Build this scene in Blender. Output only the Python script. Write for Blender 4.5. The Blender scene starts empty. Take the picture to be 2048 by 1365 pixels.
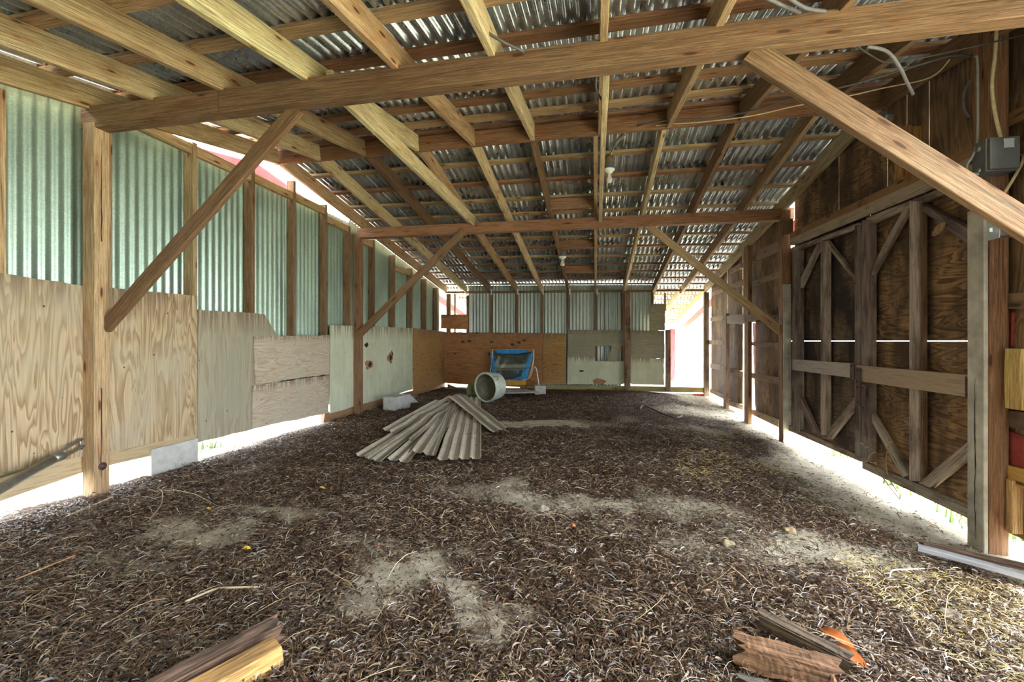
import bpy, math, random
import numpy as np
from mathutils import Vector, Matrix
random.seed(7); rng = np.random.default_rng(7)
S = bpy.context.scene; COL = S.collection

# ------------------------------------------------------------------ camera
F = 920.0; TH = math.atan(167/F); CT, ST = math.cos(TH), math.sin(TH); H = 0.95
cam = bpy.data.cameras.new('camera'); camo = bpy.data.objects.new('camera', cam); COL.objects.link(camo)
cam.sensor_width = 36; cam.lens = F/2048*36; cam.clip_start = 0.02; cam.clip_end = 300
camo.location = (0, 0, H); camo.rotation_euler = (math.pi/2, 0, TH)
S.camera = camo

def ray(px, py):
    u = (px-1024)/F
    return Vector((-ST+CT*u, CT+ST*u, (682-py)/F))
def onX(px, py, X): r = ray(px, py); return Vector((0, 0, H)) + r*(X/r.x)
def onY(px, py, Y): r = ray(px, py); return Vector((0, 0, H)) + r*(Y/r.y)
def onZ(px, py, Z): r = ray(px, py); return Vector((0, 0, H)) + r*((Z-H)/r.z)

# ------------------------------------------------------------------ tags
ORD = ['first', 'second', 'third', 'fourth', 'fifth', 'sixth', 'seventh', 'eighth', 'ninth', 'tenth', 'eleventh', 'twelfth', 'thirteenth', 'fourteenth', 'fifteenth']
def tag(o, label, cat, group=None, kind=None):
    o['label'] = label; o['category'] = cat
    if group: o['group'] = group
    if kind: o['kind'] = kind
    return o
def struct(o, label=None):
    o['kind'] = 'structure'
    if label: o['label'] = label
    return o
def empty(name, loc=(0, 0, 0), rz=0):
    o = bpy.data.objects.new(name, None); COL.objects.link(o); o.location = loc
    o.rotation_euler = (0, 0, rz); o.empty_display_size = .1
    return o
def link_mesh(name, verts, faces, mat, parent=None, smooth=False, color=None, matrix=None):
    me = bpy.data.meshes.new(name); me.from_pydata([tuple(v) for v in verts], [], faces); me.update()
    o = bpy.data.objects.new(name, me); COL.objects.link(o)
    if mat: me.materials.append(mat)
    if smooth:
        for p in me.polygons: p.use_smooth = True
    if matrix is not None: o.matrix_world = matrix
    if parent:
        o.parent = parent
        pm = parent.matrix_basis
        if parent.parent: pm = parent.parent.matrix_basis @ pm
        o.matrix_parent_inverse = Matrix.Identity(4)
        o.matrix_basis = pm.inverted() @ (matrix if matrix is not None else Matrix.Identity(4))
    if color: o.color = (*color, 1)
    return o

# ------------------------------------------------------------------ node helpers
class NT:
    def __init__(s, name):
        s.m = bpy.data.materials.new(name); s.m.use_nodes = True; s.t = s.m.node_tree; s.n = s.t.nodes; s.l = s.t.links
        s.n.clear(); s.out = s.n.new('ShaderNodeOutputMaterial'); s.b = s.n.new('ShaderNodeBsdfPrincipled')
        s.l.new(s.b.outputs[0], s.out.inputs[0])
    def put(s, sock, v):
        if v is None: return
        if isinstance(v, bpy.types.NodeSocket): s.l.new(v, sock)
        else: sock.default_value = v
    def new(s, typ, props={}, **ins):
        n = s.n.new(typ)
        for k, v in props.items(): setattr(n, k, v)
        for k, v in ins.items():
            key = int(k[1:]) if k[0] == 'i' and k[1:].isdigit() else k.replace('_', ' ')
            s.put(n.inputs[key], v)
        return n
    def noise(s, vec, scale=5, detail=4, rough=.55, dist=0, out=0):
        return s.new('ShaderNodeTexNoise', {}, Vector=vec, Scale=scale, Detail=detail, Roughness=rough, Distortion=dist).outputs[out]
    def math(s, op, a, b=None, clamp=False):
        n = s.n.new('ShaderNodeMath'); n.operation = op; n.use_clamp = clamp
        s.put(n.inputs[0], a); s.put(n.inputs[1], b); return n.outputs[0]
    def ramp(s, fac, stops, interp='LINEAR'):
        n = s.n.new('ShaderNodeValToRGB'); n.color_ramp.interpolation = interp
        e = n.color_ramp.elements
        while len(e) < len(stops): e.new(.5)
        for i, (p, c) in enumerate(stops):
            e[i].position = p; c = (c, c, c) if isinstance(c, (int, float)) else c
            e[i].color = (*c[:3], 1)
        s.put(n.inputs[0], fac); return n.outputs[0]
    def mix(s, fac, a, b, blend='MIX'):
        n = s.n.new('ShaderNodeMix'); n.data_type = 'RGBA'; n.blend_type = blend
        s.put(n.inputs[0], fac)
        for k, v in ((6, a), (7, b)):
            if isinstance(v, (tuple, list)): v = (*v[:3], 1)
            s.put(n.inputs[k], v)
        return n.outputs[2]
    def mapping(s, vec, scale=(1, 1, 1), loc=(0, 0, 0)):
        n = s.n.new('ShaderNodeMapping'); s.l.new(vec, n.inputs[0]); n.inputs['Scale'].default_value = scale
        s.put(n.inputs['Location'], loc); return n.outputs[0]
    def objco(s, seed=True):
        tc = s.n.new('ShaderNodeTexCoord').outputs['Object']
        if not seed: return tc
        r = s.n.new('ShaderNodeObjectInfo').outputs['Random']
        k = s.math('MULTIPLY', r, 37.0)
        c = s.n.new('ShaderNodeCombineXYZ'); s.l.new(k, c.inputs[0]); s.l.new(s.math('MULTIPLY', r, 11.3), c.inputs[1]); s.l.new(k, c.inputs[2])
        a = s.n.new('ShaderNodeVectorMath'); a.operation = 'ADD'; s.l.new(tc, a.inputs[0]); s.l.new(c.outputs[0], a.inputs[1])
        return a.outputs[0]
    def ocolor(s): return s.n.new('ShaderNodeObjectInfo').outputs['Color']
    def bump(s, h, strength=.3, dist=.01):
        n = s.new('ShaderNodeBump', {}, Strength=strength, Distance=dist, Height=h)
        s.l.new(n.outputs[0], s.b.inputs['Normal'])
    def fin(s, color, rough=.7, metal=0, spec=None):
        s.put(s.b.inputs['Base Color'], (*color, 1) if isinstance(color, tuple) else color)
        s.put(s.b.inputs['Roughness'], rough); s.put(s.b.inputs['Metallic'], metal)
        if spec is not None: s.b.inputs['Specular IOR Level'].default_value = spec
        return s.m

def mat_lumber():
    n = NT('sawn_lumber'); co = n.objco()
    g = n.noise(n.mapping(co, (.8, 26, 26)), 3.0, 7, .7, .5)
    g2 = n.noise(n.mapping(co, (2.0, 130, 130)), 2.0, 4, .7)
    big = n.noise(n.mapping(co, (1.1, 5, 5)), 1.6, 3)
    v = n.ramp(g, [(.30, .25), (.42, .8), (.50, 1.2), (.56, .62), (.64, 1.2), (.72, .7), (.8, 1.1)])
    v2 = n.ramp(g2, [(.35, .5), (.6, 1.2)])
    c = n.mix(1, n.ocolor(), v, 'MULTIPLY'); c = n.mix(.9, c, v2, 'MULTIPLY')
    c = n.mix(n.ramp(big, [(.42, 0), (.7, .45)]), c, n.mix(1, c, (.62, .45, .36), 'MULTIPLY'))
    vo = n.new('ShaderNodeTexVoronoi', {'feature': 'F1'}, Vector=n.mapping(co, (3.6, 15, 15)), Scale=1.0).outputs['Distance']
    kn = n.ramp(vo, [(.09, 1.0), (.15, 0.0)])
    ring = n.ramp(vo, [(.12, .9), (.40, 0.0)])
    c = n.mix(n.math('MULTIPLY', ring, .55), c, n.mix(1, c, (.8, .48, .26), 'MULTIPLY'))
    c = n.mix(n.math('MULTIPLY', kn, .85), c, (.045, .022, .012))
    n.bump(n.math('ADD', g, n.math('MULTIPLY', g2, .5)), .35, .004)
    return n.fin(c, .72, 0, .3)
def mat_weathered():
    n = NT('weathered_lumber'); co = n.objco()
    g = n.noise(n.mapping(co, (1.0, 30, 30)), 3.0, 7, .7, .8)
    big = n.noise(n.mapping(co, (1.5, 6, 6)), 1.6, 4, .6)
    v = n.ramp(g, [(.3, .22), (.45, .75), (.6, 1.15), (.75, .5)])
    c = n.mix(1, n.ocolor(), v, 'MULTIPLY')
    c = n.mix(n.ramp(big, [(.45, 0), (.62, .8)]), c, n.mix(1, c, (.25, .2, .19), 'MULTIPLY'))
    c = n.mix(n.ramp(n.noise(co, 4, 5), [(.52, 0), (.7, .5)]), c, (.42, .38, .34))
    n.bump(g, .6, .006); return n.fin(c, .85, 0, .2)
def mat_ply(name, a, b, dark, stretch=(1, 1), lines=9.0, wet=0.0, knots=False, stain=(.18, .12, .08), axis='v'):
    n = NT(name); co = n.objco()
    sc = (1, 6*stretch[0], 1.2*stretch[1]) if axis == 'v' else (1.0, 1.5, 8.5)
    field = n.noise(n.mapping(co, sc), 1.1, 2.5, .45, .9)
    fr = n.math('FRACT', n.math('MULTIPLY', field, lines))
    band = n.ramp(fr, [(0, .0), (.35, .25), (.8, 1.0), (.93, .2), (1, 0)])
    fine = n.noise(n.mapping(co, (1, 120, 3) if axis == 'v' else (3, 3, 120)), 1.4, 3, .6)
    c = n.mix(band, a, b)
    c = n.mix(.5, c, n.ramp(fine, [(.3, .62), (.65, 1.15)]), 'MULTIPLY')
    big = n.noise(co, 2.2, 5, .6)
    c = n.mix(n.ramp(big, [(.44, 0), (.68, .75)]), c, dark)
    vz = n.new('ShaderNodeSeparateXYZ', {}, Vector=n.n.new('ShaderNodeTexCoord').outputs['Generated']).outputs[2]
    drip = n.noise(n.mapping(co, (1, 26, 1.2)), 1.5, 3, .6)
    topm = n.math('MULTIPLY', n.ramp(vz, [(.8, 0), (.97, 1)]), n.ramp(drip, [(.44, 0), (.52, 1)]))
    c = n.mix(n.math('MULTIPLY', topm, .75), c, stain)
    if wet: c = n.mix(n.ramp(n.noise(n.mapping(co, (1, 2, 1)), 1.7, 4, .6), [(.4, 0), (.58, wet)]), c, (.035, .028, .028))
    vo = n.new('ShaderNodeTexVoronoi', {'feature': 'F1'}, Vector=co, Scale=7.5).outputs['Distance']
    c = n.mix(n.ramp(vo, [(.035, .9), (.06, 0)]), c, (.05, .035, .025))
    if knots:
        vo = n.new('ShaderNodeTexVoronoi', {'feature': 'F1'}, Vector=n.mapping(co, (1, 1, 1.5)), Scale=3.2).outputs['Distance']
        c = n.mix(n.ramp(vo, [(.09, .9), (.17, 0)]), c, (.05, .018, .01))
    n.bump(n.math('ADD', fine, n.math('MULTIPLY', band, .5)), .25, .004)
    return n.fin(c, .75, 0, .25)
def mat_galv(name, tint, rough=.36, metal=.85, spangle=.35):
    n = NT(name); co = n.objco(False)
    vo = n.new('ShaderNodeTexVoronoi', {'feature': 'F1'}, Vector=co, Scale=110.0)
    sp = n.ramp(n.new('ShaderNodeSeparateColor', {}, Color=vo.outputs['Color']).outputs[0], [(0, 1-spangle), (1, 1+spangle*.5)])
    big = n.noise(n.mapping(co, (1, 1, .35)), 3, 6, .7)
    c = n.mix(1, (*tint,), sp, 'MULTIPLY')
    c = n.mix(.6, c, n.ramp(big, [(.35, .62), (.65, 1.12)]), 'MULTIPLY')
    c = n.mix(n.ramp(n.noise(co, 9, 6, .7), [(.62, 0), (.8, .2)]), c, (.3, .29, .26))
    n.bump(n.noise(co, 90, 3), .04, .001)
    r = n.ramp(big, [(.3, rough*.8), (.7, rough*1.4)])
    return n.fin(c, r, metal)
def mat_plain(name, col, rough=.6, metal=0, var=.25, scale=12, bump=.1, use_color=False):
    n = NT(name); co = n.objco()
    base = n.ocolor() if use_color else (*col,)
    k = n.noise(co, scale, 5, .6)
    c = n.mix(1, base, n.ramp(k, [(.3, 1-var), (.7, 1+var)]), 'MULTIPLY')
    n.bump(k, bump, .005); return n.fin(c, rough, metal)

LUM = mat_lumber(); WEA = mat_weathered()
PLY_TAN = mat_ply('plywood_tan', (.56, .44, .28), (.30, .20, .11), (.44, .39, .29), (1.4, .8), lines=11)
PLY_GREY = mat_ply('plywood_grey', (.42, .38, .28), (.32, .27, .19), (.34, .33, .25), (2, 1), 4)
PLY_PINK = mat_ply('plywood_washed', (.58, .50, .38), (.40, .30, .23), (.50, .45, .36), lines=11, axis='h')
PLY_PALE = mat_ply('plywood_painted_pale', (.62, .66, .50), (.55, .59, .44), (.47, .48, .34), lines=2)
PLY_BACK = mat_ply('plywood_red_brown', (.44, .215, .09), (.30, .13, .055), (.36, .19, .08), lines=5, knots=True, axis='h')
PLY_GOLD = mat_ply('plywood_golden', (.46, .27, .10), (.24, .12, .045), (.38, .24, .1), lines=12, axis='h')
PLY_DULL = mat_ply('plywood_dull_green', (.36, .34, .25), (.28, .265, .19), (.26, .25, .19), lines=6, axis='h')
PLY_DARK = mat_ply('plywood_dark_stained', (.50, .30, .15), (.12, .065, .035), (.24, .15, .09), lines=10, wet=.75, axis='h')
PLY_DARKV = mat_ply('plywood_dark_upright', (.46, .29, .16), (.17, .10, .055), (.22, .14, .09), (1.2, 1), 9, wet=.6)
PLY_BLACK = mat_ply('plywood_blackened', (.30, .20, .13), (.085, .06, .045), (.13, .10, .085), lines=10, wet=.92, axis='h')
ROOF = mat_galv('galvanised_roof', (.66, .75, .84), .27, .9, .2)
WALLM = mat_galv('galvanised_wall', (.36, .475, .40), .36, .6, .15)
BACKM = mat_galv('galvanised_back', (.50, .58, .54), .38, .6, .15)
RED = mat_plain('red_paint', (.55, .05, .06), .55)
CONC = mat_plain('concrete', (.5, .5, .47), .9, 0, .2, 14, .3)
WHITEWASH = mat_plain('whitewash', (.50, .48, .43), .8, 0, .35, 9, .3)
STEEL = mat_plain('dull_steel', (.30, .31, .28), .45, .8, .3, 20)
RUST = mat_plain('rusted_iron', (.11, .065, .055), .6, .4, .35, 30)
PORC = mat_plain('porcelain', (.8, .8, .77), .25, 0, .05)
CABLE = mat_plain('cable_sheath', (.3, .3, .3), .6, 0, .2, 30, .1, True)
NEST = mat_plain('nest_mud', (.16, .11, .06), .95, 0, .5, 40, .8)
GREYP = mat_plain('grey_enamel', (.14, .155, .165), .4, .3, .2, 8)
PLATE = mat_plain('switch_plate', (.5, .62, .68), .4, .3, .1)

# ------------------------------------------------------------------ lumber
def frame(a, b, v):
    x = (b-a); L = x.length; x.normalize()
    y = (v - x*v.dot(x)).normalized(); z = x.cross(y)
    M = Matrix((x, y, z)).transposed().to_4x4(); M.translation = a
    return M, L
def prism(L, y0, y1, z0, z1, c=.003, n=1, warp=0, rnd=None):
    sec = [(y0+c, z0), (y1-c, z0), (y1, z0+c), (y1, z1-c), (y1-c, z1), (y0+c, z1), (y0, z1-c), (y0, z0+c)]
    vs = []; fs = []
    for i in range(n+1):
        t = i/n; wy = wz = 0
        if warp and rnd:
            wy = warp*math.sin(math.pi*t)*rnd[0]; wz = warp*math.sin(math.pi*t)*rnd[1]
        for (y, z) in sec: vs.append((L*t, y+wy, z+wz))
    for i in range(n):
        for k in range(8):
            a = i*8+k; b = i*8+(k+1) % 8; fs.append((a, b, b+8, a+8))
    fs.append(tuple(range(7, -1, -1))); fs.append(tuple(n*8+k for k in range(8)))
    return vs, fs
C_PALE = (.66, .54, .32); C_TAN = (.50, .355, .195); C_BROWN = (.25, .155, .085); C_RED = (.32, .175, .095); C_DK = (.17, .09, .05); C_GREY = (.36, .29, .23)
def jit(c, k=.12):
    f = 1+random.uniform(-k, k); return tuple(max(0, x*f*(1+random.uniform(-.04, .04))) for x in c)
def lum(name, a, b, v, yr, zr, color=C_TAN, mat=None, parent=None, warp=.004, n=4, c=.003):
    """board from a to b; v = direction of its local Y; yr, zr the cross section ranges"""
    M, L = frame(a.copy(), b.copy(), v)
    vs, fs = prism(L, yr[0], yr[1], zr[0], zr[1], c, n, warp, (random.uniform(-1, 1), random.uniform(-1, 1)))
    return link_mesh(name, vs, fs, mat or LUM, parent, color=jit(color), matrix=M)
def box(name, x0, x1, y0, y1, z0, z1, color=C_TAN, mat=None, parent=None, axis='z', warp=.002):
    """axis-aligned timber with its grain along axis"""
    if axis == 'z':
        return lum(name, Vector((x0, y0, z0)), Vector((x0, y0, z1)), Vector((1, 0, 0)), (0, x1-x0), (0, y1-y0), color, mat, parent, warp)
    if axis == 'y':
        return lum(name, Vector((x1, y0, z0)), Vector((x1, y1, z0)), Vector((-1, 0, 0)), (0, x1-x0), (0, z1-z0), color, mat, parent, warp)
    return lum(name, Vector((x0, y0, z0)), Vector((x1, y0, z0)), Vector((0, 1, 0)), (0, y1-y0), (0, z1-z0), color, mat, parent, warp)
VX, VY, VZ = Vector((1, 0, 0)), Vector((0, 1, 0)), Vector((0, 0, 1))
def slab(name, pts, nrm, th, mat, parent=None, color=(1, 1, 1), rough=0.0):
    """flat sheet with outline pts (world), extruded by th along nrm; local X along nrm, local Z up.  rough = ragged edge"""
    o = pts[0].copy(); x = nrm.normalized(); z = (VZ - x*VZ.dot(x)).normalized(); y = z.cross(x)
    R = Matrix((x, y, z)).transposed().to_4x4(); R.translation = o; inv = R.inverted()
    loc = [inv @ p for p in pts]
    if rough:
        nl = []
        for i, p in enumerate(loc):
            q = loc[(i+1) % len(loc)]; k = max(1, int((q-p).length/.06))
            for j in range(k):
                r = p.lerp(q, j/k)
                if j: r = r+Vector((0, random.uniform(-rough, rough), random.uniform(-rough, rough)))
                nl.append(r)
        loc = nl
    m = len(loc); vs = [(0, p.y, p.z) for p in loc]+[(th, p.y, p.z) for p in loc]
    fs = [tuple(range(m-1, -1, -1)), tuple(range(m, 2*m))]+[(i, (i+1) % m, m+(i+1) % m, m+i) for i in range(m)]
    ob = link_mesh(name, vs, fs, mat, parent, color=color, matrix=R)
    me = ob.data
    import bmesh
    bm = bmesh.new(); bm.from_mesh(me); bmesh.ops.recalc_face_normals(bm, faces=bm.faces); bm.to_mesh(me); bm.free()
    return ob
def tube(name, pts, r, mat, parent=None, color=(.3, .3, .3), sm=5, ns=8, close=False):
    P = [Vector(p) for p in pts]; Q = []
    if len(P) > 2 and sm > 1:
        for i in range(len(P)-1):
            p0 = P[max(i-1, 0)]; p1 = P[i]; p2 = P[i+1]; p3 = P[min(i+2, len(P)-1)]
            for k in range(sm):
                t = k/sm
                Q.append(.5*((2*p1)+(p2-p0)*t+(2*p0-5*p1+4*p2-p3)*t*t+(3*p1-p0-3*p2+p3)*t**3))
        Q.append(P[-1])
    else: Q = P
    vs = []; fs = []; up = Vector((.13, .31, .94)).normalized()
    for i, q in enumerate(Q):
        d = (Q[min(i+1, len(Q)-1)]-Q[max(i-1, 0)]).normalized()
        a = d.cross(up)
        if a.length < .05: a = d.cross(VX)
        a.normalize(); b = d.cross(a)
        rr = r[0]+(r[1]-r[0])*i/(len(Q)-1) if isinstance(r, tuple) else r
        for k in range(ns):
            an = 2*math.pi*k/ns; vs.append(q+a*math.cos(an)*rr+b*math.sin(an)*rr)
    for i in range(len(Q)-1):
        for k in range(ns):
            a = i*ns+k; b = i*ns+(k+1) % ns; fs.append((a, b, b+ns, a+ns))
    fs.append(tuple(range(ns-1, -1, -1))); fs.append(tuple((len(Q)-1)*ns+k for k in range(ns)))
    return link_mesh(name, vs, fs, mat, parent, True, color)
def lathe(name, prof, mat, parent, M, ns=32, smooth=True):
    vs = []; fs = []
    for (r, z) in prof:
        for k in range(ns):
            a = 2*math.pi*k/ns; vs.append((r*math.cos(a), r*math.sin(a), z))
    for i in range(len(prof)-1):
        for k in range(ns):
            a = i*ns+k; b = i*ns+(k+1) % ns; fs.append((a, b, b+ns, a+ns))
    return link_mesh(name, vs, fs, mat, parent, smooth, matrix=M)

# ------------------------------------------------------------------ roof geometry (underside of the rafters)
XL, XR, D = -3.10, 2.08, 9.16
def lerp(a, b, t): return a+(b-a)*t
def yr_(x): return lerp(4.045, 3.74, (x-XL)/(XR-XL))
def z_ridge(x): return H+lerp(1.735, 1.678, (x-XL)/(XR-XL))
def z_b1(x): return H+1.449+.0145*(x+1.4)
def z_eave(x): return H+.95-.0188*x
def zr(x, y):
    r = yr_(x)
    if y <= r:
        s = (z_ridge(x)-z_b1(x))/(r-2.3); return z_ridge(x)-s*(r-y)
    s = (z_ridge(x)-z_eave(x))/(D-r); return z_ridge(x)-s*(y-r)
RH = .14      # rafter depth
def zpur(x, y): return zr(x, y)+RH+.004
def zsheet(x, y): return zr(x, y)+RH+.034

# ------------------------------------------------------------------ ground
def sst(a, b, x):
    t = np.clip((x-a)/(b-a), 0, 1); return t*t*(3-2*t)
_per = rng.permutation(512); _g = rng.uniform(-1, 1, 512)
def vnoise(x, y, s, seed=0):
    x = np.asarray(x, float)*s+seed*17.3; y = np.asarray(y, float)*s+seed*9.1
    xi = np.floor(x).astype(int); yi = np.floor(y).astype(int); xf = x-xi; yf = y-yi
    def h(i, j): return _g[_per[(i+_per[(j & 255)]) & 511]]
    u = xf*xf*(3-2*xf); v = yf*yf*(3-2*yf)
    return (h(xi, yi)*(1-u)+h(xi+1, yi)*u)*(1-v)+(h(xi, yi+1)*(1-u)+h(xi+1, yi+1)*u)*v
def gz(x, y, fine=True):
    x = np.asarray(x, float); y = np.asarray(y, float)
    z = -.17*sst(.5, 2.15, x)*(1-.5*sst(6, 9, y)) - .10*sst(2.15, 3.2, x)
    inside = sst(-3.25, -2.6, x)*(1-sst(1.9, 2.3, x))*(1-sst(8.8, 9.3, y))
    z = z-.03*(1-sst(-3.6, -3.05, x))-.05*sst(9.1, 9.6, y)
    z = z+inside*(.022*vnoise(x, y, 1.1)+.016*vnoise(x, y, 2.7, 1))
    z = z+.012*vnoise(x, y, 6, 2)*(.3+.7*inside)
    if fine: z = z+(.2+.8*inside)*(.006*vnoise(x, y, 15, 3)+.003*vnoise(x, y, 34, 4))
    return z
def gp(px, py, lift=0):
    """point of the ground seen at a pixel of the photograph"""
    z = 0.
    for _ in range(12):
        p = onZ(px, py, z); z = float(gz(p.x, p.y, False))
    return Vector((p.x, p.y, z+lift))
SAND = []
for (px, py, rx, ry, w) in [(850, 1150, .20, .22, 1.2), (925, 1205, .16, .10, 1.1), (800, 1190, .12, .16, .9), (560, 1025, .30, .14, 1.0), (430, 1065, .30, .12, 1.0), (290, 1110, .22, .08, .7),
                            (1070, 848, .55, .16, 1.1), (990, 975, .45, .2, .6), (1130, 1010, .5, .18, .8), (1250, 850, .8, .5, .5), (1350, 1015, .5, .25, .6),
                            (240, 1160, .14, .07, .7), (720, 1090, .25, .06, .5), (1560, 1090, .6, .3, .6), (1430, 830, .7, .6, .7)]:
    p = gp(px, py); SAND.append((p.x, p.y, rx, ry, w))
def sandiness(x, y):
    s = np.zeros_like(np.asarray(x, float))
    wx = x+.13*vnoise(x, y, 5, 7)+.06*vnoise(x, y, 16, 8); wy = y+.13*vnoise(x, y, 5, 9)+.06*vnoise(x, y, 16, 10)
    for (cx, cy, rx, ry, w) in SAND:
        s = np.maximum(s, w*np.exp(-(((wx-cx)/(1.3*rx))**2+((wy-cy)/(1.3*ry))**2)))
    s = np.maximum(s, .82*sst(.9, 2.0, wx+.35*vnoise(x, y, 1.5, 5)))
    s = np.maximum(s, .8*(1-sst(-3.3, -2.95, wx)))
    s = np.maximum(s, .9*sst(9.0, 9.3, y))
    s = s+.22*vnoise(x, y, 3, 6)*(s > .05)
    return np.clip(s, 0, 1)
xs = np.concatenate([np.linspace(-30, -4.2, 22), np.linspace(-4, 3.6, 330), np.linspace(3.9, 30, 22)])
ys = np.concatenate([np.linspace(-20, .4, 14), .6*np.power(1.0135, np.arange(0, 215)), np.linspace(11.2, 45, 20)])
gx, gy = np.meshgrid(xs, ys); nx, ny = len(xs), len(ys)
gzz = gz(gx, gy)
verts = np.stack([gx, gy, gzz], -1).reshape(-1, 3)
idx = np.arange(nx*ny).reshape(ny, nx)
quads = np.stack([idx[:-1, :-1], idx[:-1, 1:], idx[1:, 1:], idx[1:, :-1]], -1).reshape(-1, 4)
def fastmesh(name, verts, quads, mat, smooth=True):
    me = bpy.data.meshes.new(name); me.vertices.add(len(verts)); me.vertices.foreach_set('co', verts.astype(np.float32).ravel())
    k = quads.shape[1]
    me.loops.add(quads.size); me.loops.foreach_set('vertex_index', quads.astype(np.int32).ravel())
    me.polygons.add(len(quads)); me.polygons.foreach_set('loop_start', np.arange(0, quads.size, k, dtype=np.int32))
    me.polygons.foreach_set('loop_total', np.full(len(quads), k, np.int32))
    me.update(calc_edges=True)
    if smooth: me.polygons.foreach_set('use_smooth', np.ones(len(quads), bool))
    me.materials.append(mat); o = bpy.data.objects.new(name, me); COL.objects.link(o); return o
n = NT('barn_soil'); co = n.objco(False)
at = n.new('ShaderNodeAttribute', {'attribute_name': 'sand'}).outputs['Fac']
an = n.new('ShaderNodeAttribute', {'attribute_name': 'grassy'}).outputs['Fac']
f1 = n.noise(co, 55, 6, .75); f2 = n.noise(n.mapping(co, (1, 1, 1)), 9, 5, .65); f3 = n.noise(co, 220, 3, .7)
hay = n.ramp(f1, [(.34, (.018, .010, .006)), (.5, (.075, .043, .025)), (.62, (.19, .125, .08)), (.74, (.42, .34, .25))])
hay = n.mix(.5, hay, n.ramp(f2, [(.3, .55), (.7, 1.35)]), 'MULTIPLY')
sand = n.ramp(f3, [(.3, (.34, .30, .21)), (.5, (.56, .50, .38)), (.7, (.70, .64, .50))])
sand = n.mix(.6, sand, n.ramp(f2, [(.3, .6), (.7, 1.2)]), 'MULTIPLY')
sm = n.math('ADD', at, n.math('MULTIPLY', n.math('SUBTRACT', f1, .5), 1.3))
c = n.mix(n.ramp(sm, [(.36, 0), (.6, 1)]), hay, sand)
c = n.mix(n.math('MULTIPLY', an, n.ramp(f2, [(.4, 0), (.6, .8)])), c, (.06, .13, .025))
n.bump(n.math('ADD', f1, n.math('MULTIPLY', f3, .4)), .9, .012)
SOIL = n.fin(c, .95, 0, .15)
floor = fastmesh('floor', verts, quads, SOIL); struct(floor, 'bare earth floor strewn with dry straw and sand patches')
for nm, arr in (('sand', sandiness(gx, gy)), ('grassy', sst(2.25, 3.0, gx)*1.0)):
    a = floor.data.attributes.new(nm, 'FLOAT', 'POINT'); a.data.foreach_set('value', arr.astype(np.float32).ravel())

# ------------------------------------------------------------------ straw litter (nobody could count it)
def strips(name, N, xr, yfun, lr, wr, cols, thr, curl=.5, lift=.006, label='', cat='straw', reg=None):
    y = yfun(N); x = rng.uniform(xr[0], xr[1], N)
    keep = rng.uniform(0, 1, N) > np.clip(1.15*sandiness(x, y)-.1, 0, max(.0, 1.55-thr))
    # only keep what lies in view of the opening
    u = (x*CT+y*ST)/np.maximum(-x*ST+y*CT, .05); keep &= (np.abs(u) < 1.5)
    if reg is not None: keep &= reg(x, y)
    x, y = x[keep], y[keep]; n_ = len(x)
    Ls = rng.uniform(lr[0], lr[1], n_)*rng.choice([.6, 1, 1.5], n_); W = rng.uniform(wr[0], wr[1], n_)*(1+.12*y)
    an = rng.uniform(0, 2*math.pi, n_); pit = rng.normal(0, .28, n_); cv = rng.normal(0, curl, n_)
    z0 = gz(x, y)+rng.exponential(lift, n_)+.002
    tilt = rng.normal(0, .7, n_)
    V = []
    for s_, ww in ((-1, .5), (-.33, 1), (.33, 1), (1, .35)):
        a = an+cv*s_; 
        cx = x+.5*Ls*s_*np.cos(an)+.5*Ls*(s_*s_)*cv*-np.sin(an)*.5
        cy = y+.5*Ls*s_*np.sin(an)+.5*Ls*(s_*s_)*cv*np.cos(an)*.5
        cz = z0+.5*Ls*s_*np.sin(pit)+np.abs(Ls*(1-s_*s_)*.12)
        for sd in (-1, 1):
            V.append(np.stack([cx-sd*.5*W*ww*np.sin(a)*np.cos(tilt), cy+sd*.5*W*ww*np.cos(a)*np.cos(tilt), cz+sd*.5*W*ww*np.sin(tilt)], -1))
    V = np.stack(V, 1).reshape(-1, 3); b = np.arange(n_)*8
    Q = np.concatenate([np.stack([b+i, b+i+1, b+i+3, b+i+2], -1) for i in (0, 2, 4)], 0)
    nt = NT(name+'_material'); ca = nt.new('ShaderNodeAttribute', {'attribute_name': 'tint'}).outputs['Color']
    o = fastmesh(name, V, Q, nt.fin(ca, .42, 0, .6), False)
    cols = np.array(cols); ci = rng.integers(0, len(cols), n_); cc = cols[ci]*rng.uniform(.6, 1.35, (n_, 1))
    cc = np.repeat(np.concatenate([np.clip(cc, 0, 1), np.ones((n_, 1))], 1), 8, 0)
    a = o.data.attributes.new('tint', 'FLOAT_COLOR', 'POINT'); a.data.foreach_set('color', cc.astype(np.float32).ravel())
    tag(o, label, cat, kind='stuff'); return o
def yd(a, b, p=2.2):
    return lambda N: (a**(1-p)+rng.uniform(0, 1, N)*(b**(1-p)-a**(1-p)))**(1/(1-p))
BR = [(.09, .047, .027), (.14, .078, .044), (.05, .028, .018), (.20, .125, .075), (.035, .02, .014), (.30, .235, .17), (.07, .035, .02)]
TN = [(.42, .31, .17), (.30, .20, .10), (.55, .46, .32), (.5, .5, .48), (.22, .13, .07)]
strips('dry_leaf_litter', 190000, (-3.05, 2.0), yd(1.0, 9.0, 1.9), (.010, .030), (.0018, .0055), BR, .72, .45, .006, 'brown shredded leaf litter carpeting the whole earth floor', 'leaf litter')
strips('straw_litter', 80000, (-3.05, 2.0), yd(1.0, 9.0, 1.7), (.018, .05), (.0007, .0018), TN+BR[:2], .8, .35, .007, 'thin tan and pale straw stalks scattered over the floor litter', 'straw')
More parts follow.
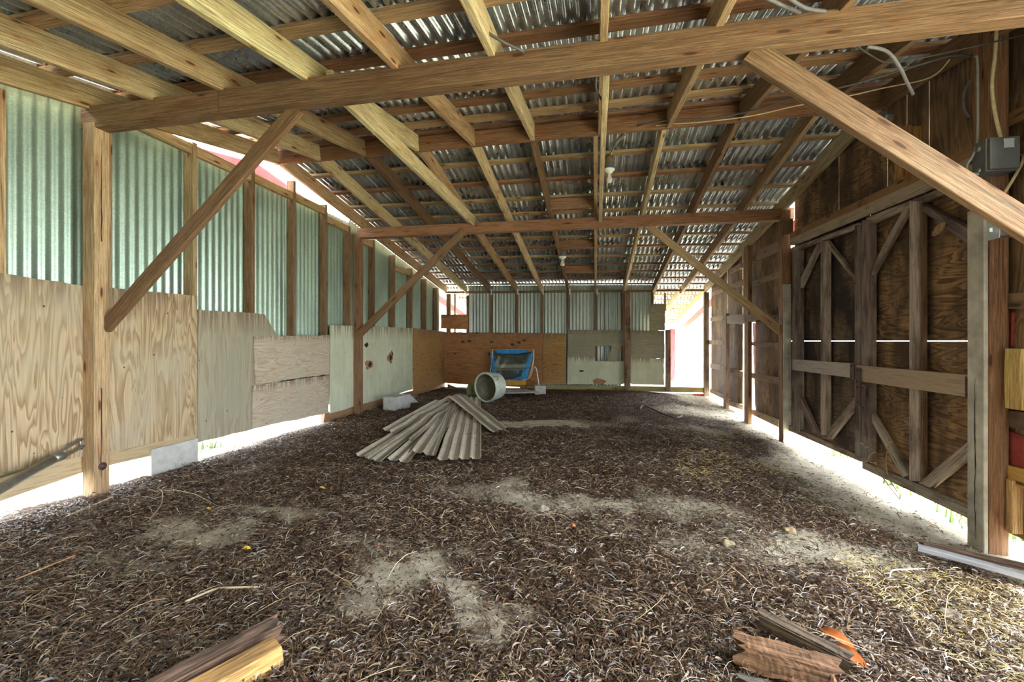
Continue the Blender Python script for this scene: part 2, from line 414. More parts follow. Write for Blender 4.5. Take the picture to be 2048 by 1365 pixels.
strips('golden_hay', 26000, (.5, 2.1), yd(1.0, 5.5, 1.7), (.015, .045), (.001, .0024), [(.55, .42, .15), (.45, .32, .11), (.6, .52, .28)], 1.5, .8, .012, 'golden yellow hay drifted along the right of the floor', 'hay',
       reg=lambda x, y: (vnoise(x, y, 2.2, 11)+.6*np.exp(-((x-1.25)/.3)**2) > .38) & (x < 1.9))
strips('long_straw', 700, (-3.0, 1.95), yd(1.1, 7, 1.6), (.08, .2), (.0012, .002), [(.5, .38, .22), (.36, .25, .13), (.6, .52, .4)], .95, .5, .018, 'long pale bent straw stems lying on top of the litter', 'straw')

# ------------------------------------------------------------------ roof sheets
def corrugated(name, P0, U, Vv, nu_len, prof_top, prof_bot, outn, mat, parent=None, pitch=.068, amp=.009, nv=1, flip=1):
    """ribs run along Vv; prof_bot(u), prof_top(u) give start and end distance along Vv for position u along U"""
    step = pitch/8; m = int(nu_len/step)+1; vs = []; fs = []
    for i in range(m):
        u = i*step; a = amp*math.sin(2*math.pi*u/pitch)
        b0, b1 = prof_bot(u), prof_top(u)
        for j in range(nv+1):
            vs.append(P0+U*u+Vv*lerp(b0, b1, j/nv)+outn*a)
    for i in range(m-1):
        for j in range(nv):
            q = i*(nv+1)+j; fs.append((q, q+nv+1, q+nv+2, q+1))
    return link_mesh(name, vs, fs, mat, parent, True)
ceiling = struct(empty('ceiling', (0, 0, 0)), 'low gabled roof of corrugated galvanised sheets')
def roof_sheet(x0, x1, y0, y1, dz, mat):
    step = .068/8; m = int((x1-x0)/step)+1; vs = []; fs = []
    yy = np.linspace(y0, y1, 7)
    for i in range(m):
        x = x0+i*step; a = .0125*math.sin(2*math.pi*x/.068)
        for j, y in enumerate(yy): vs.append((x, y, zsheet(x, y)+.012+a+dz))
    k = len(yy)
    for i in range(m-1):
        for j in range(k-1):
            q = i*k+j; fs.append((q, q+k, q+k+1, q+1))
    o = link_mesh('roofing_sheet', vs, fs, mat, ceiling, True); return o
edges = np.linspace(-3.215, 2.21, 9)
for i in range(8):
    xa, xb = edges[i], edges[i+1]+.05
    dz = .004*(i % 2)
    rr = min(yr_(xa), yr_(xb))
    roof_sheet(xa, xb, -2.5, rr, dz, ROOF); 
    roof_sheet(xa, xb, rr, 6.7, dz+.003, ROOF); roof_sheet(xa, xb, 6.5, 9.3, dz+.009, ROOF)
    roof_sheet(xa, xb, 9.34, 13.45, dz+.002, ROOF)

# rafters
NX = [-3.06, -2.60, -2.12, -1.585, -1.055, -.525, .04, .575, 1.10, 1.62, 2.03]
FX = [-3.06, -2.632, -2.112, -1.571, -1.061, -.531, 0.0, .544, 1.085, 1.623, 2.03]
for i, x in enumerate(NX):
    a = Vector((x, -2.5, zr(x, -2.5))); b = Vector((x, yr_(x)-.02, zr(x, yr_(x)-.02)))
    o = lum('rafter', a, b, -VX, (-.019, .019), (0, RH), [C_TAN, C_PALE][i % 2] if i < 6 else (C_BROWN if i > 7 else C_TAN), n=6)
    lab = {0: 'rafter along the left wall running from overhead up to the ridge board', 10: 'rafter along the right wall running from overhead up to the ridge board'}.get(i, f'near-slope rafter over the near tie beam, {ORD[i-1]} from the left wall rafter')
    tag(o, lab, 'rafter', 'near roof slope rafters')
for i, x in enumerate(FX):
    a = Vector((x, yr_(x)+.025, zr(x, yr_(x)+.025))); ye = 9.2 if i < 9 else 9.2
    b = Vector((x, ye, zr(x, ye)))
    o = lum('rafter', a, b, -VX, (-.019, .019), (0, RH), [C_TAN, C_PALE, C_BROWN][i % 3], n=6)
    lab = {0: 'rafter along the left wall descending from the ridge to the back wall', 10: 'rafter along the right wall descending from the ridge to the back wall'}.get(i, f'far-slope rafter descending to the back wall, {ORD[i-1]} from the left wall rafter')
    tag(o, lab, 'rafter', 'far roof slope rafters')
for i, x in enumerate([-2.65, -1.6, -.5, .56, 1.1, 1.60, 2.05]):
    a = Vector((x, 9.22, zr(x, 9.22))); b = Vector((x, 13.4, zr(x, 13.4)))
    o = lum('rafter', a, b, -VX, (-.019, .019), (0, RH), C_PALE, n=4)
    tag(o, f'pale rafter of the lean-to roof beyond the back wall, {ORD[i]} from the left', 'rafter', 'lean-to rafters')
# ridge board
a = Vector((XL, yr_(XL), z_ridge(XL))); b = Vector((XR, yr_(XR), z_ridge(XR)))
tag(lum('ridge_board', a, b, VY, (-.019, .019), (0, .13), C_RED, n=6), 'deep reddish ridge board running wall to wall between the two roof slopes', 'ridge board')
# purlins
def purlin(y0, w, i, lab, grp, dx=(-3.15, 2.15), ycorr=True, col=None):
    k = (yr_(0)) ; sh = lambda x: (yr_(x)-yr_(0))*max(0, 1-abs(y0-k)/3.2) if ycorr else 0
    a = Vector((dx[0], y0+sh(dx[0]), zpur(dx[0], y0+sh(dx[0])))); b = Vector((dx[1], y0+sh(dx[1]), zpur(dx[1], y0+sh(dx[1]))))
    o = lum('purlin', a, b, VY, (-w/2, w/2), (0, .028), col or random.choice([C_RED, C_BROWN, C_TAN]), n=5, warp=.002)
    tag(o, lab, 'purlin', grp)
nearY = [3.86, 3.62, 3.26, 2.87, 2.46, 2.06, 1.66, 1.26, .84, .42, -.3, -1.1, -1.9]
for i, y in enumerate(nearY):
    purlin(y, .085, i, f'flat purlin under the near roof sheets, {ORD[i]} down from the ridge board', 'near slope purlins')
for i in range(12):
    y = 4.45+.4245*i
    purlin(y, .08, i, f'flat purlin under the far roof sheets, {ORD[i]} down from the ridge board', 'far slope purlins')
for i in range(9):
    purlin(9.55+.45*i, .08, i, f'pale purlin under the lean-to roof beyond the back wall, {ORD[i]} out from it', 'lean-to purlins', ycorr=False, col=C_PALE)
# red fascia boards along both roof edges
for X, w in ((-3.32, 'left'), (2.28, 'right')):
    for (y0, y1, nm) in ((-2.5, yr_(X), 'near'), (yr_(X), 13.45, 'far')):
        a = Vector((X, y0, zr(X, y0)+.03)); b = Vector((X, y1, zr(X, y1)+.03))
        tag(lum('fascia_board', a, b, VX, (-.012, .012), (0, .15), (.6, .07, .07), RED, n=2), f'red painted fascia board outside the {w} edge of the {nm} roof slope', 'fascia', 'roof edge fascias')

# ------------------------------------------------------------------ tie beams, posts, braces
a = onY(161, 257, 2.3); b = onY(2048, 31, 2.3); b2 = a+(b-a)*(2.09-a.x)/(b.x-a.x)
t_ = (onY(437, 224, 2.3).x-a.x)/(b2.x-a.x); am = a.lerp(b2, t_)
b1 = lum('tie_beam', am, b2, VY, (0, .09), (0, .135), C_BROWN, n=8, warp=.0)
lum('splice_board', a, am-(b2-a)*.0006, VY, (.002, .09), (0, .135), (.30, .18, .10), None, b1, warp=0); tag(b1, 'long brown tie beam crossing the whole near end of the barn overhead', 'beam')
a = onY(714, 475.5, 5.5); b = onY(1589, 438, 5.5)
b2o = lum('tie_beam', a, b, VY, (0, .09), (0, .125), C_RED, n=8, warp=.003); tag(b2o, 'reddish tie beam crossing the barn midway, above the crossed knee braces', 'beam')
def post(x0, x1, y0, y1, ztop, lab, col=C_TAN, mat=None, zb=None):
    zb = float(gz((x0+x1)/2, (y0+y1)/2))-.06 if zb is None else zb
    o = box('post', x0, x1, y0, y1, zb, ztop, col, mat); tag(o, lab, 'post'); return o
p1 = post(-3.09, -3.0, 2.30, 2.39, H+1.335, 'near left wall post with a long drying crack and a round bolt', (.5, .37, .2))
p2 = post(-3.09, -3.0, 5.50, 5.59, H+1.385, 'far left wall post under the middle tie beam', C_BROWN)
p3 = post(2.0, 2.09, 5.46, 5.55, zr(2.04, 5.5), 'dark post on the right wall at the far side of the gate doors', C_RED)
p4 = post(2.0, 2.09, 2.78, 2.88, zr(2.04, 2.8)+.1, 'tall reddish post on the right wall at the near side of the gate doors', C_RED)
pR = post(2.0, 2.09, 2.30, 2.39, H+1.42, 'right wall post carrying the near tie beam, outside the view edge', C_BROWN)
pB = post(.545, .655, 9.02, 9.13, H+.955, 'dark weathered post standing against the back wall', (.26, .16, .1), WEA)
# crack + bolt on post 1
def crack(parent, x, ys_, z0, z1, w=.004):
    n_ = 26; vs = []; fs = []
    for i in range(n_+1):
        z = lerp(z0, z1, i/n_); c = ys_+random.uniform(-.003, .003); ww = w*(.3+.7*max(0,math.sin(math.pi*i/n_))**.5)*random.uniform(.5, 1.2)
        vs += [(x, c-ww, z), (x, c+ww, z)]
    fs = [(2*i, 2*i+1, 2*i+3, 2*i+2) for i in range(n_)]
    return link_mesh('drying_crack', vs, fs, CRK, parent)
CRK = mat_plain('crack_dark', (.02, .014, .01), .9)
crack(p1, -2.9985, 2.34, .05, 2.2, .004)
M = Matrix.Translation((-3.0, 2.345, onX(198, 934, -3.0).z)) @ Matrix.Rotation(math.pi/2, 4, 'Y')
lathe('bolt', [(.0, .014), (.011, .014), (.011, .006), (.024, .006), (.024, 0)], RUST, p1, M, 20)
# whitewashed board on post 4's side and on post 3
def wwpost(x, y0, y1, z1, lab):
    o = box('facing_board', x, x+.02, y0, y1, float(gz(x, y0))-.03, z1, (1, 1, 1), WHITEWASH); tag(o, lab, 'board'); return o
w4 = wwpost(1.975, 2.775, 2.885, onX(1948, 420, 1.98).z, 'whitewashed board facing the near gate post, cracked down its middle')
crack(w4, 1.9735, 2.83, -.1, .75, .003)
o = box('facing_board', 2.005, 2.085, 5.44, 5.458, -.17, onY(1572, 568, 5.44).z, (1, 1, 1), WHITEWASH); tag(o, 'whitewashed half-height board on the far gate post', 'board')
# knee braces
def brace(pa, pb, Y, wdt, lab, col, y1=.035):
    a = onY(*pa, Y); b = onY(*pb, Y); e_ = (b-a).normalized()*.05; a = a-e_; b = b+e_
    o = lum('knee_brace', a, b, VY, (0, y1), (-wdt/2, wdt/2), col, n=4); tag(o, lab, 'brace'); return o
brace((215, 643), (580, 226), 2.355, .085, 'knee brace from the near left post up to the near tie beam', C_BROWN)
brace((718, 668), (922, 466), 5.455, .09, 'knee brace from the far left post up to the middle tie beam', C_BROWN)
a = onY(1520, 108, 2.32); b = onY(2048, 440, 2.32); b = b+(b-a)*.14; a = a-(b-a).normalized()*.045
tag(lum('knee_brace', a, b, VY, (0, .045), (-.055, .055), C_BROWN, n=4), 'wide knee brace slanting across the upper right in front of the gate', 'brace')
brace((1302, 455), (1560, 660), 5.52, .085, 'knee brace from the middle tie beam down to the far gate post', C_TAN)
# level ties between the beams
for X, lab, zb in ((-1.49, 'pale level tie joist left of centre between the two tie beams', 1.425), (.055, 'pale level tie joist over the centre between the two tie beams', 1.40)):
    a = Vector((X, 2.39, H+zb)); b = Vector((X, 5.56, H+zb))
    tag(lum('tie_joist', a, b, -VX, (-.019, .019), (0, .12 if X < 0 else .045), C_PALE, n=4), lab, 'joist')
# blocking between rafters
for (l, r, t, bt, y, lab) in ((1099, 1189, 380, 397, 5.28, 'deep blocking board between two rafters just before the middle tie beam'), (1118, 1189, 467, 481, 6.62, 'deep blocking board between two rafters above the second light bulb'), (1130, 1189, 527, 539, 7.85, 'deep blocking board between two rafters below the second light bulb')):
    x0 = -.51; x1 = -.02; zz = zr(-.25, y)
    tag(box('blocking_board', x0, x1, y, y+.035, zz+.005, zz+.135, C_RED, axis='x'), lab, 'board')

# ------------------------------------------------------------------ LEFT WALL
wl = struct(empty('wall_left', (0, 0, 0)), 'left wall of green-tinted corrugated sheet above plywood')
NT_Z = H+1.56
def ltop(y): return min(zr(XL, y)+.09, NT_Z if 2.35 < y < 5.6 else 9)
def lsheet(y0, y1, dx):
    corrugated('corrugated_sheet', Vector((-3.2+dx, y0, 0)), VY, VZ, y1-y0, lambda u: ltop(y0+u), lambda u: .17, VX, WALLM, wl)
ye = [-2.5, -1.6, -.7, .1, .85, 1.55, 2.36, 3.09, 3.75, 4.33, 4.93, 5.6, 6.3, 7.0, 7.8, 8.5, 9.15]
for i in range(len(ye)-1): lsheet(ye[i], ye[i+1]+.03, .002*(i % 2))
# studs: (px of left edge, y centre)
studsL = [(1.9, C_TAN, 'stud at the left edge of the view beside the near left post'), (2.45, C_TAN, 'stud directly beyond the near left post'), (3.10, C_TAN, 'stud right of the near left knee brace foot'),
          (3.73, C_BROWN, 'stud behind the near left knee brace middle'), (4.32, C_BROWN, 'stud with its pink tip, between the brace and the far left post'), (4.90, C_BROWN, 'stud above the joint of washed and pale panels'),
          (5.42, C_BROWN, 'stud just before the far left post'), (6.08, C_BROWN, 'first stud past the far left post'), (6.76, C_BROWN, 'second stud past the far left post'), (7.45, C_BROWN, 'third stud past the far left post'), (8.12, C_BROWN, 'fourth stud past the far left post'), (8.75, C_BROWN, 'last stud before the back left corner')]
for i, (y, cc, lab) in enumerate(studsL):
    if y < 2.4: zt = zr(XL, y)-.01
    elif y < 5.5: zt = min(H+[0, 1.5, 1.57, 1.66, 1.68, 1.60, 1.47][i], zr(XL, y)-.005)
    else: zt = zr(XL, y)-.005
    o = box('wall_stud', -3.188, -3.102, y, y+.04, .29, zt, cc); tag(o, 'left wall '+lab, 'stud', 'left wall studs')
# nailers between stud tops
for i, (ya, yb, z, lab) in enumerate([(2.49, 3.10, 1.47, 'rough nailer under the eave gap next to the near left post'), (3.14, 3.73, 1.47, 'nailer at the brightest part of the eave gap'), (3.77, 4.32, 1.48, 'nailer right of the brightest eave gap'), (4.36, 4.90, 1.485, 'nailer left of the stud above the washed panel'), (4.94, 5.42, 1.40, 'low nailer just before the far left post'),
                                  (5.62, 6.08, 1.33, 'short nailer just past the far left post'), (6.80, 7.45, 1.12, 'short nailer between the second and third studs past the far left post')]):
    tag(box('nailer_board', -3.15, -3.112, ya, yb, H+z, H+z+.08, C_TAN, axis='y'), lab, 'board', 'left wall nailers')
# bottom plates
def plateL(pa, pb, pc, pd, lab, col=C_TAN, X=-3.1):
    pts = [onX(*p, X) for p in (pa, pb, pc, pd)]
    o = slab('sill_board', pts, Vector((-1, 0, 0)), .04, WEAP, color=col); tag(o, lab, 'board', 'left wall sill boards'); return o
n = NT('sill_wood'); co = n.objco(); g = n.noise(n.mapping(co, (2, 1.5, 40)), 2.5, 6, .65, .5)
c = n.mix(1, n.ocolor(), n.ramp(g, [(.3, .5), (.5, 1), (.7, .75)]), 'MULTIPLY'); n.bump(g, .4, .005); WEAP = n.fin(c, .8)
plateL((-250, 1035), (-250, 1090), (166, 945), (166, 905), 'pale sill board at the foot of the wall left of the near left post', (.55, .42, .25))
plateL((214, 897), (214, 932), (394, 890), (394, 862), 'tan sill board with chewed edge under the big tan panel', (.5, .38, .22))
plateL((650, 826), (646, 852), (890, 790), (890, 765), 'long brown sill board under the pale painted panel', (.34, .2, .11), X=-3.105)
# plywood
def ply(pts, mat, lab, plane=('X', -3.098), th=.012, rough=.003, wall='left'):
    f_ = onX if plane[0] == 'X' else onY
    P = [f_(*p, plane[1]) for p in pts]
    nrm = (Vector((1, 0, 0)) if wall == 'left' else Vector((0, -1, 0)) if wall == 'back' else Vector((-1, 0, 0)))
    o = slab('plywood_panel', P, nrm, th, mat, rough=rough); tag(o, lab, 'panel', f'{wall} wall plywood'); return o
ply([(-300, 500), (166, 572), (166, 912), (-300, 1005)], PLY_TAN, 'tall tan plywood panel left of the near left post')
ply([(216, 575), (392, 592), (392, 868), (216, 903)], PLY_TAN, 'big tan wavy-grained plywood panel right of the near left post')
ply([(394, 619), (526, 628), (553, 671), (553, 846), (394, 885)], PLY_GREY, 'grey-tan plywood panel with a clipped upper corner')
ply([(506, 673), (657, 670), (657, 748), (509, 768)], PLY_PINK, 'upper washed plywood half sheet overlapping the clipped panel', ('X', -3.082), rough=.006)
ply([(504, 772), (657, 750), (655, 826), (503, 857)], PLY_PINK, 'lower pinkish plywood half sheet overlapping the clipped panel', ('X', -3.082), rough=.006)
pale = ply([(659, 650), (824, 656), (824, 779), (659, 827)], PLY_PALE, 'pale green painted plywood panel with two torn holes')
ply([(825, 656), (888, 663), (888, 768), (825, 786)], PLY_GOLD, 'brown plywood panel in the back left corner of the left wall')
wf = struct(empty('wall_light_block', (0, 0, 0)), 'unseen corrugated wall added behind the viewer to block light from the front')  # added wall, never in view; keeps daylight from entering behind the camera
corrugated('corrugated_sheet', Vector((-3.2, -2.5, 0)), VX, VZ, 5.3, lambda u: zr(-3.2+u, -2.5)+.14, lambda u: -.1, VY, WALLM, wf)
# torn holes in the pale panel
TORN = mat_plain('torn_wood', (.34, .17, .08), .9, 0, .6, 60, .8); DARKH = mat_plain('hole_dark', (.015, .012, .01), .95)
def blob(name, c, ry, rz_, X, mat, parent, axis='x', k=14, th=.004):
    pts = []
    for i in range(k):
        a = 2*math.pi*i/k; r = random.uniform(.65, 1.1)
        pts.append((0, ry*r*math.cos(a), rz_*r*math.sin(a)) if axis == 'x' else (ry*r*math.cos(a), 0, rz_*r*math.sin(a)))
    off = Vector((th, 0, 0)) if axis == 'x' else Vector((0, -th, 0))
    vs = [Vector(p)+off*.9 for p in pts]+[off*1.2]+[Vector(p)*1.05 for p in pts]
    fs = [(i, (i+1) % k, k) for i in range(k)]+[(i, (i+1) % k, k+1+(i+1) % k, k+1+i) for i in range(k)]
    return link_mesh(name, vs, fs, mat, parent, matrix=Matrix.Translation(c))
for (px, py, ry, rz_) in ((738, 729, .12, .07), (780, 716, .10, .08), (783, 708, .05, .05)):
    c = onX(px, py, -3.085); h_ = blob('torn_patch', c, ry, rz_, 0, TORN, pale); blob('torn_hole', c+Vector((.003, .02, .0)), ry*.45, rz_*.6, 0, DARKH, pale)
c = onX(733, 690, -3.085); blob('torn_hole', c, .05, .035, 0, DARKH, pale)

# ------------------------------------------------------------------ BACK WALL
wb = struct(empty('wall_back', (0, 0, 0)), 'back wall of corrugated sheet above plywood')
def bsheet(x0, x1, z0, z1, dy=0):
    corrugated('corrugated_sheet', Vector((x0, 9.255+dy, 0)), VX, VZ, x1-x0, lambda u: z1 if z1 else zsheet(x0+u, 9.26)-.0, lambda u: z0, VY, BACKM, wb, amp=.009)
for i, (xa, xb) in enumerate([(-2.60, -1.95), (-1.95, -1.25), (-1.25, -.55), (-.55, .15), (.15, .6), (.6, 1.06)]): bsheet(xa, xb+.03, .12, None, .002*(i % 2))
bsheet(-1.2, .5, -.02, .16, -.0)
sB = [(-2.60, 'left of the leftmost grey sheet bay'), (-2.10, 'between the first and second grey sheet bays'), (-1.56, 'between the second and third grey sheet bays'), (-1.05, 'between the third and fourth grey sheet bays'), (-.52, 'between the fourth and fifth grey sheet bays'), (0.0, 'between the fifth and sixth grey sheet bays'), (.515, 'hard against the back wall post'), (1.08, 'above the small plywood offcut')]
for x, lab in sB:
    tag(box('wall_stud', x-.02, x+.02, 9.162, 9.24, .14 if x < 1 else 1.45, H+.94, C_BROWN), 'back wall stud '+lab, 'stud', 'back wall studs')
tag(box('wall_stud', -3.05, -2.97, 9.16, 9.24, .1, H+.98, C_BROWN), 'back wall corner stud beside the bright gap at the left', 'stud', 'back wall studs')
tag(box('wall_stud', -2.9, -2.86, 9.2, 9.24, .1, H+.98, C_PALE), 'pale stud standing in the bright gap of the back left corner', 'stud', 'back wall studs')
tag(box('wall_stud', 1.29, 1.33, 9.18, 9.24, 1.53, H+.92, C_TAN), 'short stud at the upper right of the back wall above the offcut', 'stud', 'back wall studs')
a = onY(889, 586, 9.15); b = onY(1416, 582, 9.15)
tag(lum('top_plate', a, b, VY, (0, .09), (0, .035), C_RED, n=6), 'thin reddish top plate along the back wall under the rafters', 'plate')
a = onY(1040, 778, 9.14); b = onY(1420, 786, 9.14)
tag(lum('sill_board', a, b, VY, (0, .04), (0, .10), (.38, .32, .15), n=4), 'greenish brown sill board along the foot of the back wall to the doorway', 'board')
BP = ('Y', 9.158)
ply([(885, 664), (1085, 666), (1085, 776), (885, 766)], PLY_BACK, 'wide red-brown knotty plywood panel behind the blue seat', BP, wall='back')
ply([(1086, 666), (1132, 667), (1132, 767), (1086, 767)], PLY_GOLD, 'narrow golden plywood panel right of the knotty one', BP, wall='back')
ply([(1136, 660), (1247, 661), (1247, 692), (1190, 692), (1190, 713), (1136, 713)], PLY_DULL, 'dull green plywood panel above the cut-out left of the back post', BP, wall='back')
bl = ply([(1135, 714), (1190, 714), (1190, 722), (1247, 722), (1247, 768), (1135, 768)], PLY_PALE, 'pale lower plywood panel with a chewed hole left of the back post', BP, wall='back')
ply([(1262, 661), (1329, 661), (1329, 717), (1262, 717)], PLY_DULL, 'dull upper plywood panel right of the back post', BP, wall='back')
ply([(1262, 717), (1328, 717), (1328, 770), (1262, 768)], PLY_PALE, 'pale lower plywood panel right of the back post', BP, wall='back')
ply([(1300, 607), (1330, 608), (1330, 661), (1299, 661)], PLY_DULL, 'small plywood offcut nailed high beside the doorway', ('Y', 9.15), wall='back')
ply([(882, 629), (936, 629), (936, 659), (882, 657)], PLY_BACK, 'brown board nailed across the bright gap in the back left corner', ('Y', 9.14), wall='back')
blob('torn_patch', onY(1198, 763, 9.144), .14, .06, 0, TORN, bl, 'y'); blob('torn_hole', onY(1163, 742, 9.144), .06, .018, 0, DARKH, bl, 'y')
ply([(1229, 680), (1246, 684), (1232, 722), (1213, 722)], PLY_DULL, 'short board leaning in the cut-out of the back wall panels', ('Y', 9.14), wall='back')
tag(box('door_jamb', *sorted((onY(1331, 700, 9.12).x, onY(1340.5, 700, 9.12).x)), 9.06, 9.16, onY(1335, 782, 9.12).z, onY(1335, 660, 9.12).z, (.3, .22, .15), WEA), 'weathered jamb on the left of the bright back doorway', 'jamb')
tag(box('post', 2.0, 2.09, 9.1, 9.19, -.1, zr(2.04, 9.15), (.3, .22, .15), WEA), 'corner post on the right of the bright back doorway', 'post')
HC = mat_plain('knot_hole', (.02, .012, .01), .9)
# ------------------------------------------------------------------ RIGHT WALL
wr_ = struct(empty('wall_right', (0, 0, 0)), 'right wall of dark stained plywood on posts and girts')
def rply(pts, mat, X=2.13, rough=.004, parent=None, name='plywood_sheet'):
    P = [onX(*p, X) for p in pts]
    return slab(name, P, Vector((-1, 0, 0)), .012, mat, parent or wr_, rough=rough)
def ytop(px, off=.15):     # roof height at that pixel column on the right wall, as pixel row
    p = onX(px, 500, 2.13);z = zr(2.1, p.y)+off; t = 2.13/ray(px, 500).x
    return 682-F*(z-H)/t
def col_panel(l, r, t, b_, mat, X=2.13):
    tl = ytop(l) if t is None else t[0]; tr = ytop(r) if t is None else t[1]
    return rply([(l, tl), (r, tr), (r, b_[1]), (l, b_[0])], mat, X)
# far section between the back corner and the far gate post
col_panel(1424, 1456, None, (779, 795), PLY_DARKV)
col_panel(1457, 1487, None, (798, 815), PLY_DARKV)
col_panel(1488, 1580, None, (640, 652), PLY_DARKV)
col_panel(1513, 1580, (640, 640), (823, 850), PLY_DARKV, 2.14)
# gable part above the gate header (with its light gaps), from far gate post to the near post and beyond
for (l, r) in ((1581, 1679), (1680.5, 1775), (1817, 1861.5), (1863.5, 1990)): pass
def yofpx(px, X=2.13): return onX(px, 500, X).y
def wall_y(y0, y1, z0, z1f, mat, X=2.13):
    """upright sheet at X between y0..y1, from z0 up to z1f(y); its top follows the roof"""
    P = []; k = 8
    P += [Vector((X, y0, z0)), Vector((X, y1, z0))]
    for i in range(k+1):
        y = lerp(y1, y0, i/k); P.append(Vector((X, y, z1f(y))))
    return slab('plywood_sheet', P, Vector((-1, 0, 0)), .012, mat, wr_)
rt = lambda y: zr(2.1, y)+.15
hz = H+1.02
ysplit = [5.44, yofpx(1681), yofpx(1779), yofpx(1818), yofpx(1863), 2.9]
for i in range(5):
    g = .004 if i else 0
    wall_y(ysplit[i+1]+.004, ysplit[i]-g, hz, rt, [PLY_DARK, PLY_DARK, PLY_DARKV, PLY_DARKV, PLY_DARKV][i])
wall_y(2.32, 2.9, -.05, rt, PLY_DARKV)
# girts
def girt(l, lt, lb, r, rtp, rb, lab, col=C_GREY, X=2.085, mat=None, grp='right wall girts'):
    a = onX(l, lb, X); b = onX(r, rb, X); at_ = onX(l, lt, X)
    h_ = max(.02, abs(at_.z-a.z)*.5+abs(onX(r, rtp, X).z-b.z)*.5)
    o = lum('girt', b, a, VX, (0, .038), (-h_, 0), col, mat or LUM, n=3, warp=.002)
    # keep local Z up
    tag(o, lab, 'girt', grp); return o
def girt(l, lt, lb, r, rtp, rb, lab, col=C_GREY, X=2.085, mat=None, grp='right wall girts'):
    P = [onX(l, lt, X), onX(r, rtp, X), onX(r, rb, X), onX(l, lb, X)]
    o = slab('girt', P, Vector((1, 0, 0)), .038, mat or GIRT, color=jit(col)); tag(o, lab, 'girt', grp); return o
n = NT('girt_wood'); co = n.objco(); g = n.noise(n.mapping(co, (1.5, 1.5, 45)), 2.2, 6, .65, .6); g2 = n.noise(co, 6, 4)
c = n.mix(1, n.ocolor(), n.ramp(g, [(.3, .45), (.5, 1), (.7, .7)]), 'MULTIPLY'); c = n.mix(n.ramp(g2, [(.55, 0), (.7, .6)]), c, n.mix(1, c, (.35, .28, .22), 'MULTIPLY'))
vo = n.new('ShaderNodeTexVoronoi', {'feature': 'F1'}, Vector=n.mapping(co, (2, 3, 12)), Scale=1.3).outputs['Distance']
c = n.mix(n.ramp(vo, [(.1, .85), (.2, 0)]), c, (.05, .028, .018))
n.bump(g, .4, .005); GIRT = n.fin(c, .8, 0, .2)
CG = (.44, .33, .25)
for args in [(1503, 505, 526, 1557, 482, 503, 'highest pale girt just left of the far gate post'), (1504, 563, 572, 1557, 543, 556, 'second girt down left of the far gate post'),
             (1424, 585, 593, 1488, 558, 569, 'slanting-looking high girt near the back corner'), (1459, 538, 547, 1488, 523, 534, 'short topmost girt near the back corner'),
             (1420, 635, 643, 1446, 631, 641, 'eye-level girt beside the bright doorway, highest of its bay'), (1504, 633, 644, 1557, 630, 643, 'girt behind the foot of the far right knee brace'),
             (1418, 680, 689, 1446, 680, 690, 'girt below the eye-level one beside the bright doorway'), (1503, 684, 691, 1557, 685, 698, 'girt crossing the tall bright slot'),
             (1420, 727, 736, 1446, 730, 742, 'low girt beside the bright doorway'), (1456, 736, 746, 1486, 743, 755, 'low girt in the middle bay near the doorway'), (1503, 746, 756, 1557, 755, 769, 'low girt crossing the tall bright slot'),
             (1420, 778, 785, 1446, 788, 798, 'bottom girt beside the bright doorway'), (1449, 798, 808, 1486, 810, 821, 'bottom girt of the middle bay near the doorway'), (1503, 819, 829, 1557, 839, 855, 'bottom girt left of the far gate post')]:
    girt(*args, col=CG)
# studs far section
for (l, r, t, b_, lab, col) in [(1446.5, 1455, 627, 829, 'thin stud with red edge nearest the bright doorway', (.3, .2, .14)), (1488, 1502, 490, 868, 'tall dark stud between the doorway and the far gate post', C_RED)]:
    x0 = 2.0; yb_ = onX(l, 600, x0).y; ya_ = onX(r-6 if r-l > 10 else r-3, 600, x0).y
    tag(box('wall_stud', x0, 2.05, ya_, yb_, onX((l+r)/2, b_, x0).z, onX((l+r)/2, t, x0).z, col), 'right wall '+lab, 'stud')
rb_ = lambda pxs: None
o = rply([(1448, 645), (1454, 645), (1454, 800), (1448, 795)], RED, 2.115, 0, wr_, 'red_strip')
o = rply([(1507, 645), (1530, 645), (1528, 820), (1512, 815)], RED, 2.16, .01, wr_, 'red_edge')
# rubble plank wedged on the girt
tag(slab('broken_plank', [onX(1453, 632, 2.0), onX(1487, 628, 2.0), onX(1492, 640, 2.0), onX(1486, 648, 2.0), onX(1454, 647, 2.0)], VX, .05, WEAP, color=(.5, .45, .38), rough=.004), 'pale broken plank end wedged behind the knee brace by the doorway', 'plank')
tag(slab('broken_plank', [onX(1488, 632, 2.0), onX(1533, 618, 2.0), onX(1536, 628, 2.0), onX(1500, 643, 2.0), onX(1490, 645, 2.0)], VX, .05, WEAP, color=(.25, .17, .11), rough=.004), 'dark broken plank lying behind the foot of the far right knee brace', 'plank')
# rake board on right wall far slope comes from the rafters; header over gate
def rboard(l, lt, lb, r, rtp, rb, X, th, col, name, lab, cat, mat=None, grp=None):
    P = [onX(l, lt, X), onX(r, rtp, X), onX(r, rb, X), onX(l, lb, X)]
    o = slab(name, P, VX, th, mat or GIRT, color=col); tag(o, lab, cat, grp); return o
rboard(1580, 466, 478, 1946, 292, 312, 2.0, .09, (.34, .19, .1), 'header_girt', 'brown upper board of the header above the gate doors', 'girt')
rboard(1580, 478, 491, 1946, 312, 340, 1.995, .04, (.46, .38, .29), 'gate_header', 'pale nailed header board directly over the gate doors', 'header')
tag(box('post_block', 2.0, 2.09, 5.4, 5.5, onY(1578, 469, 5.4).z, onY(1578, 437, 5.4).z, C_BROWN), 'short block under the right end of the middle tie beam', 'block')
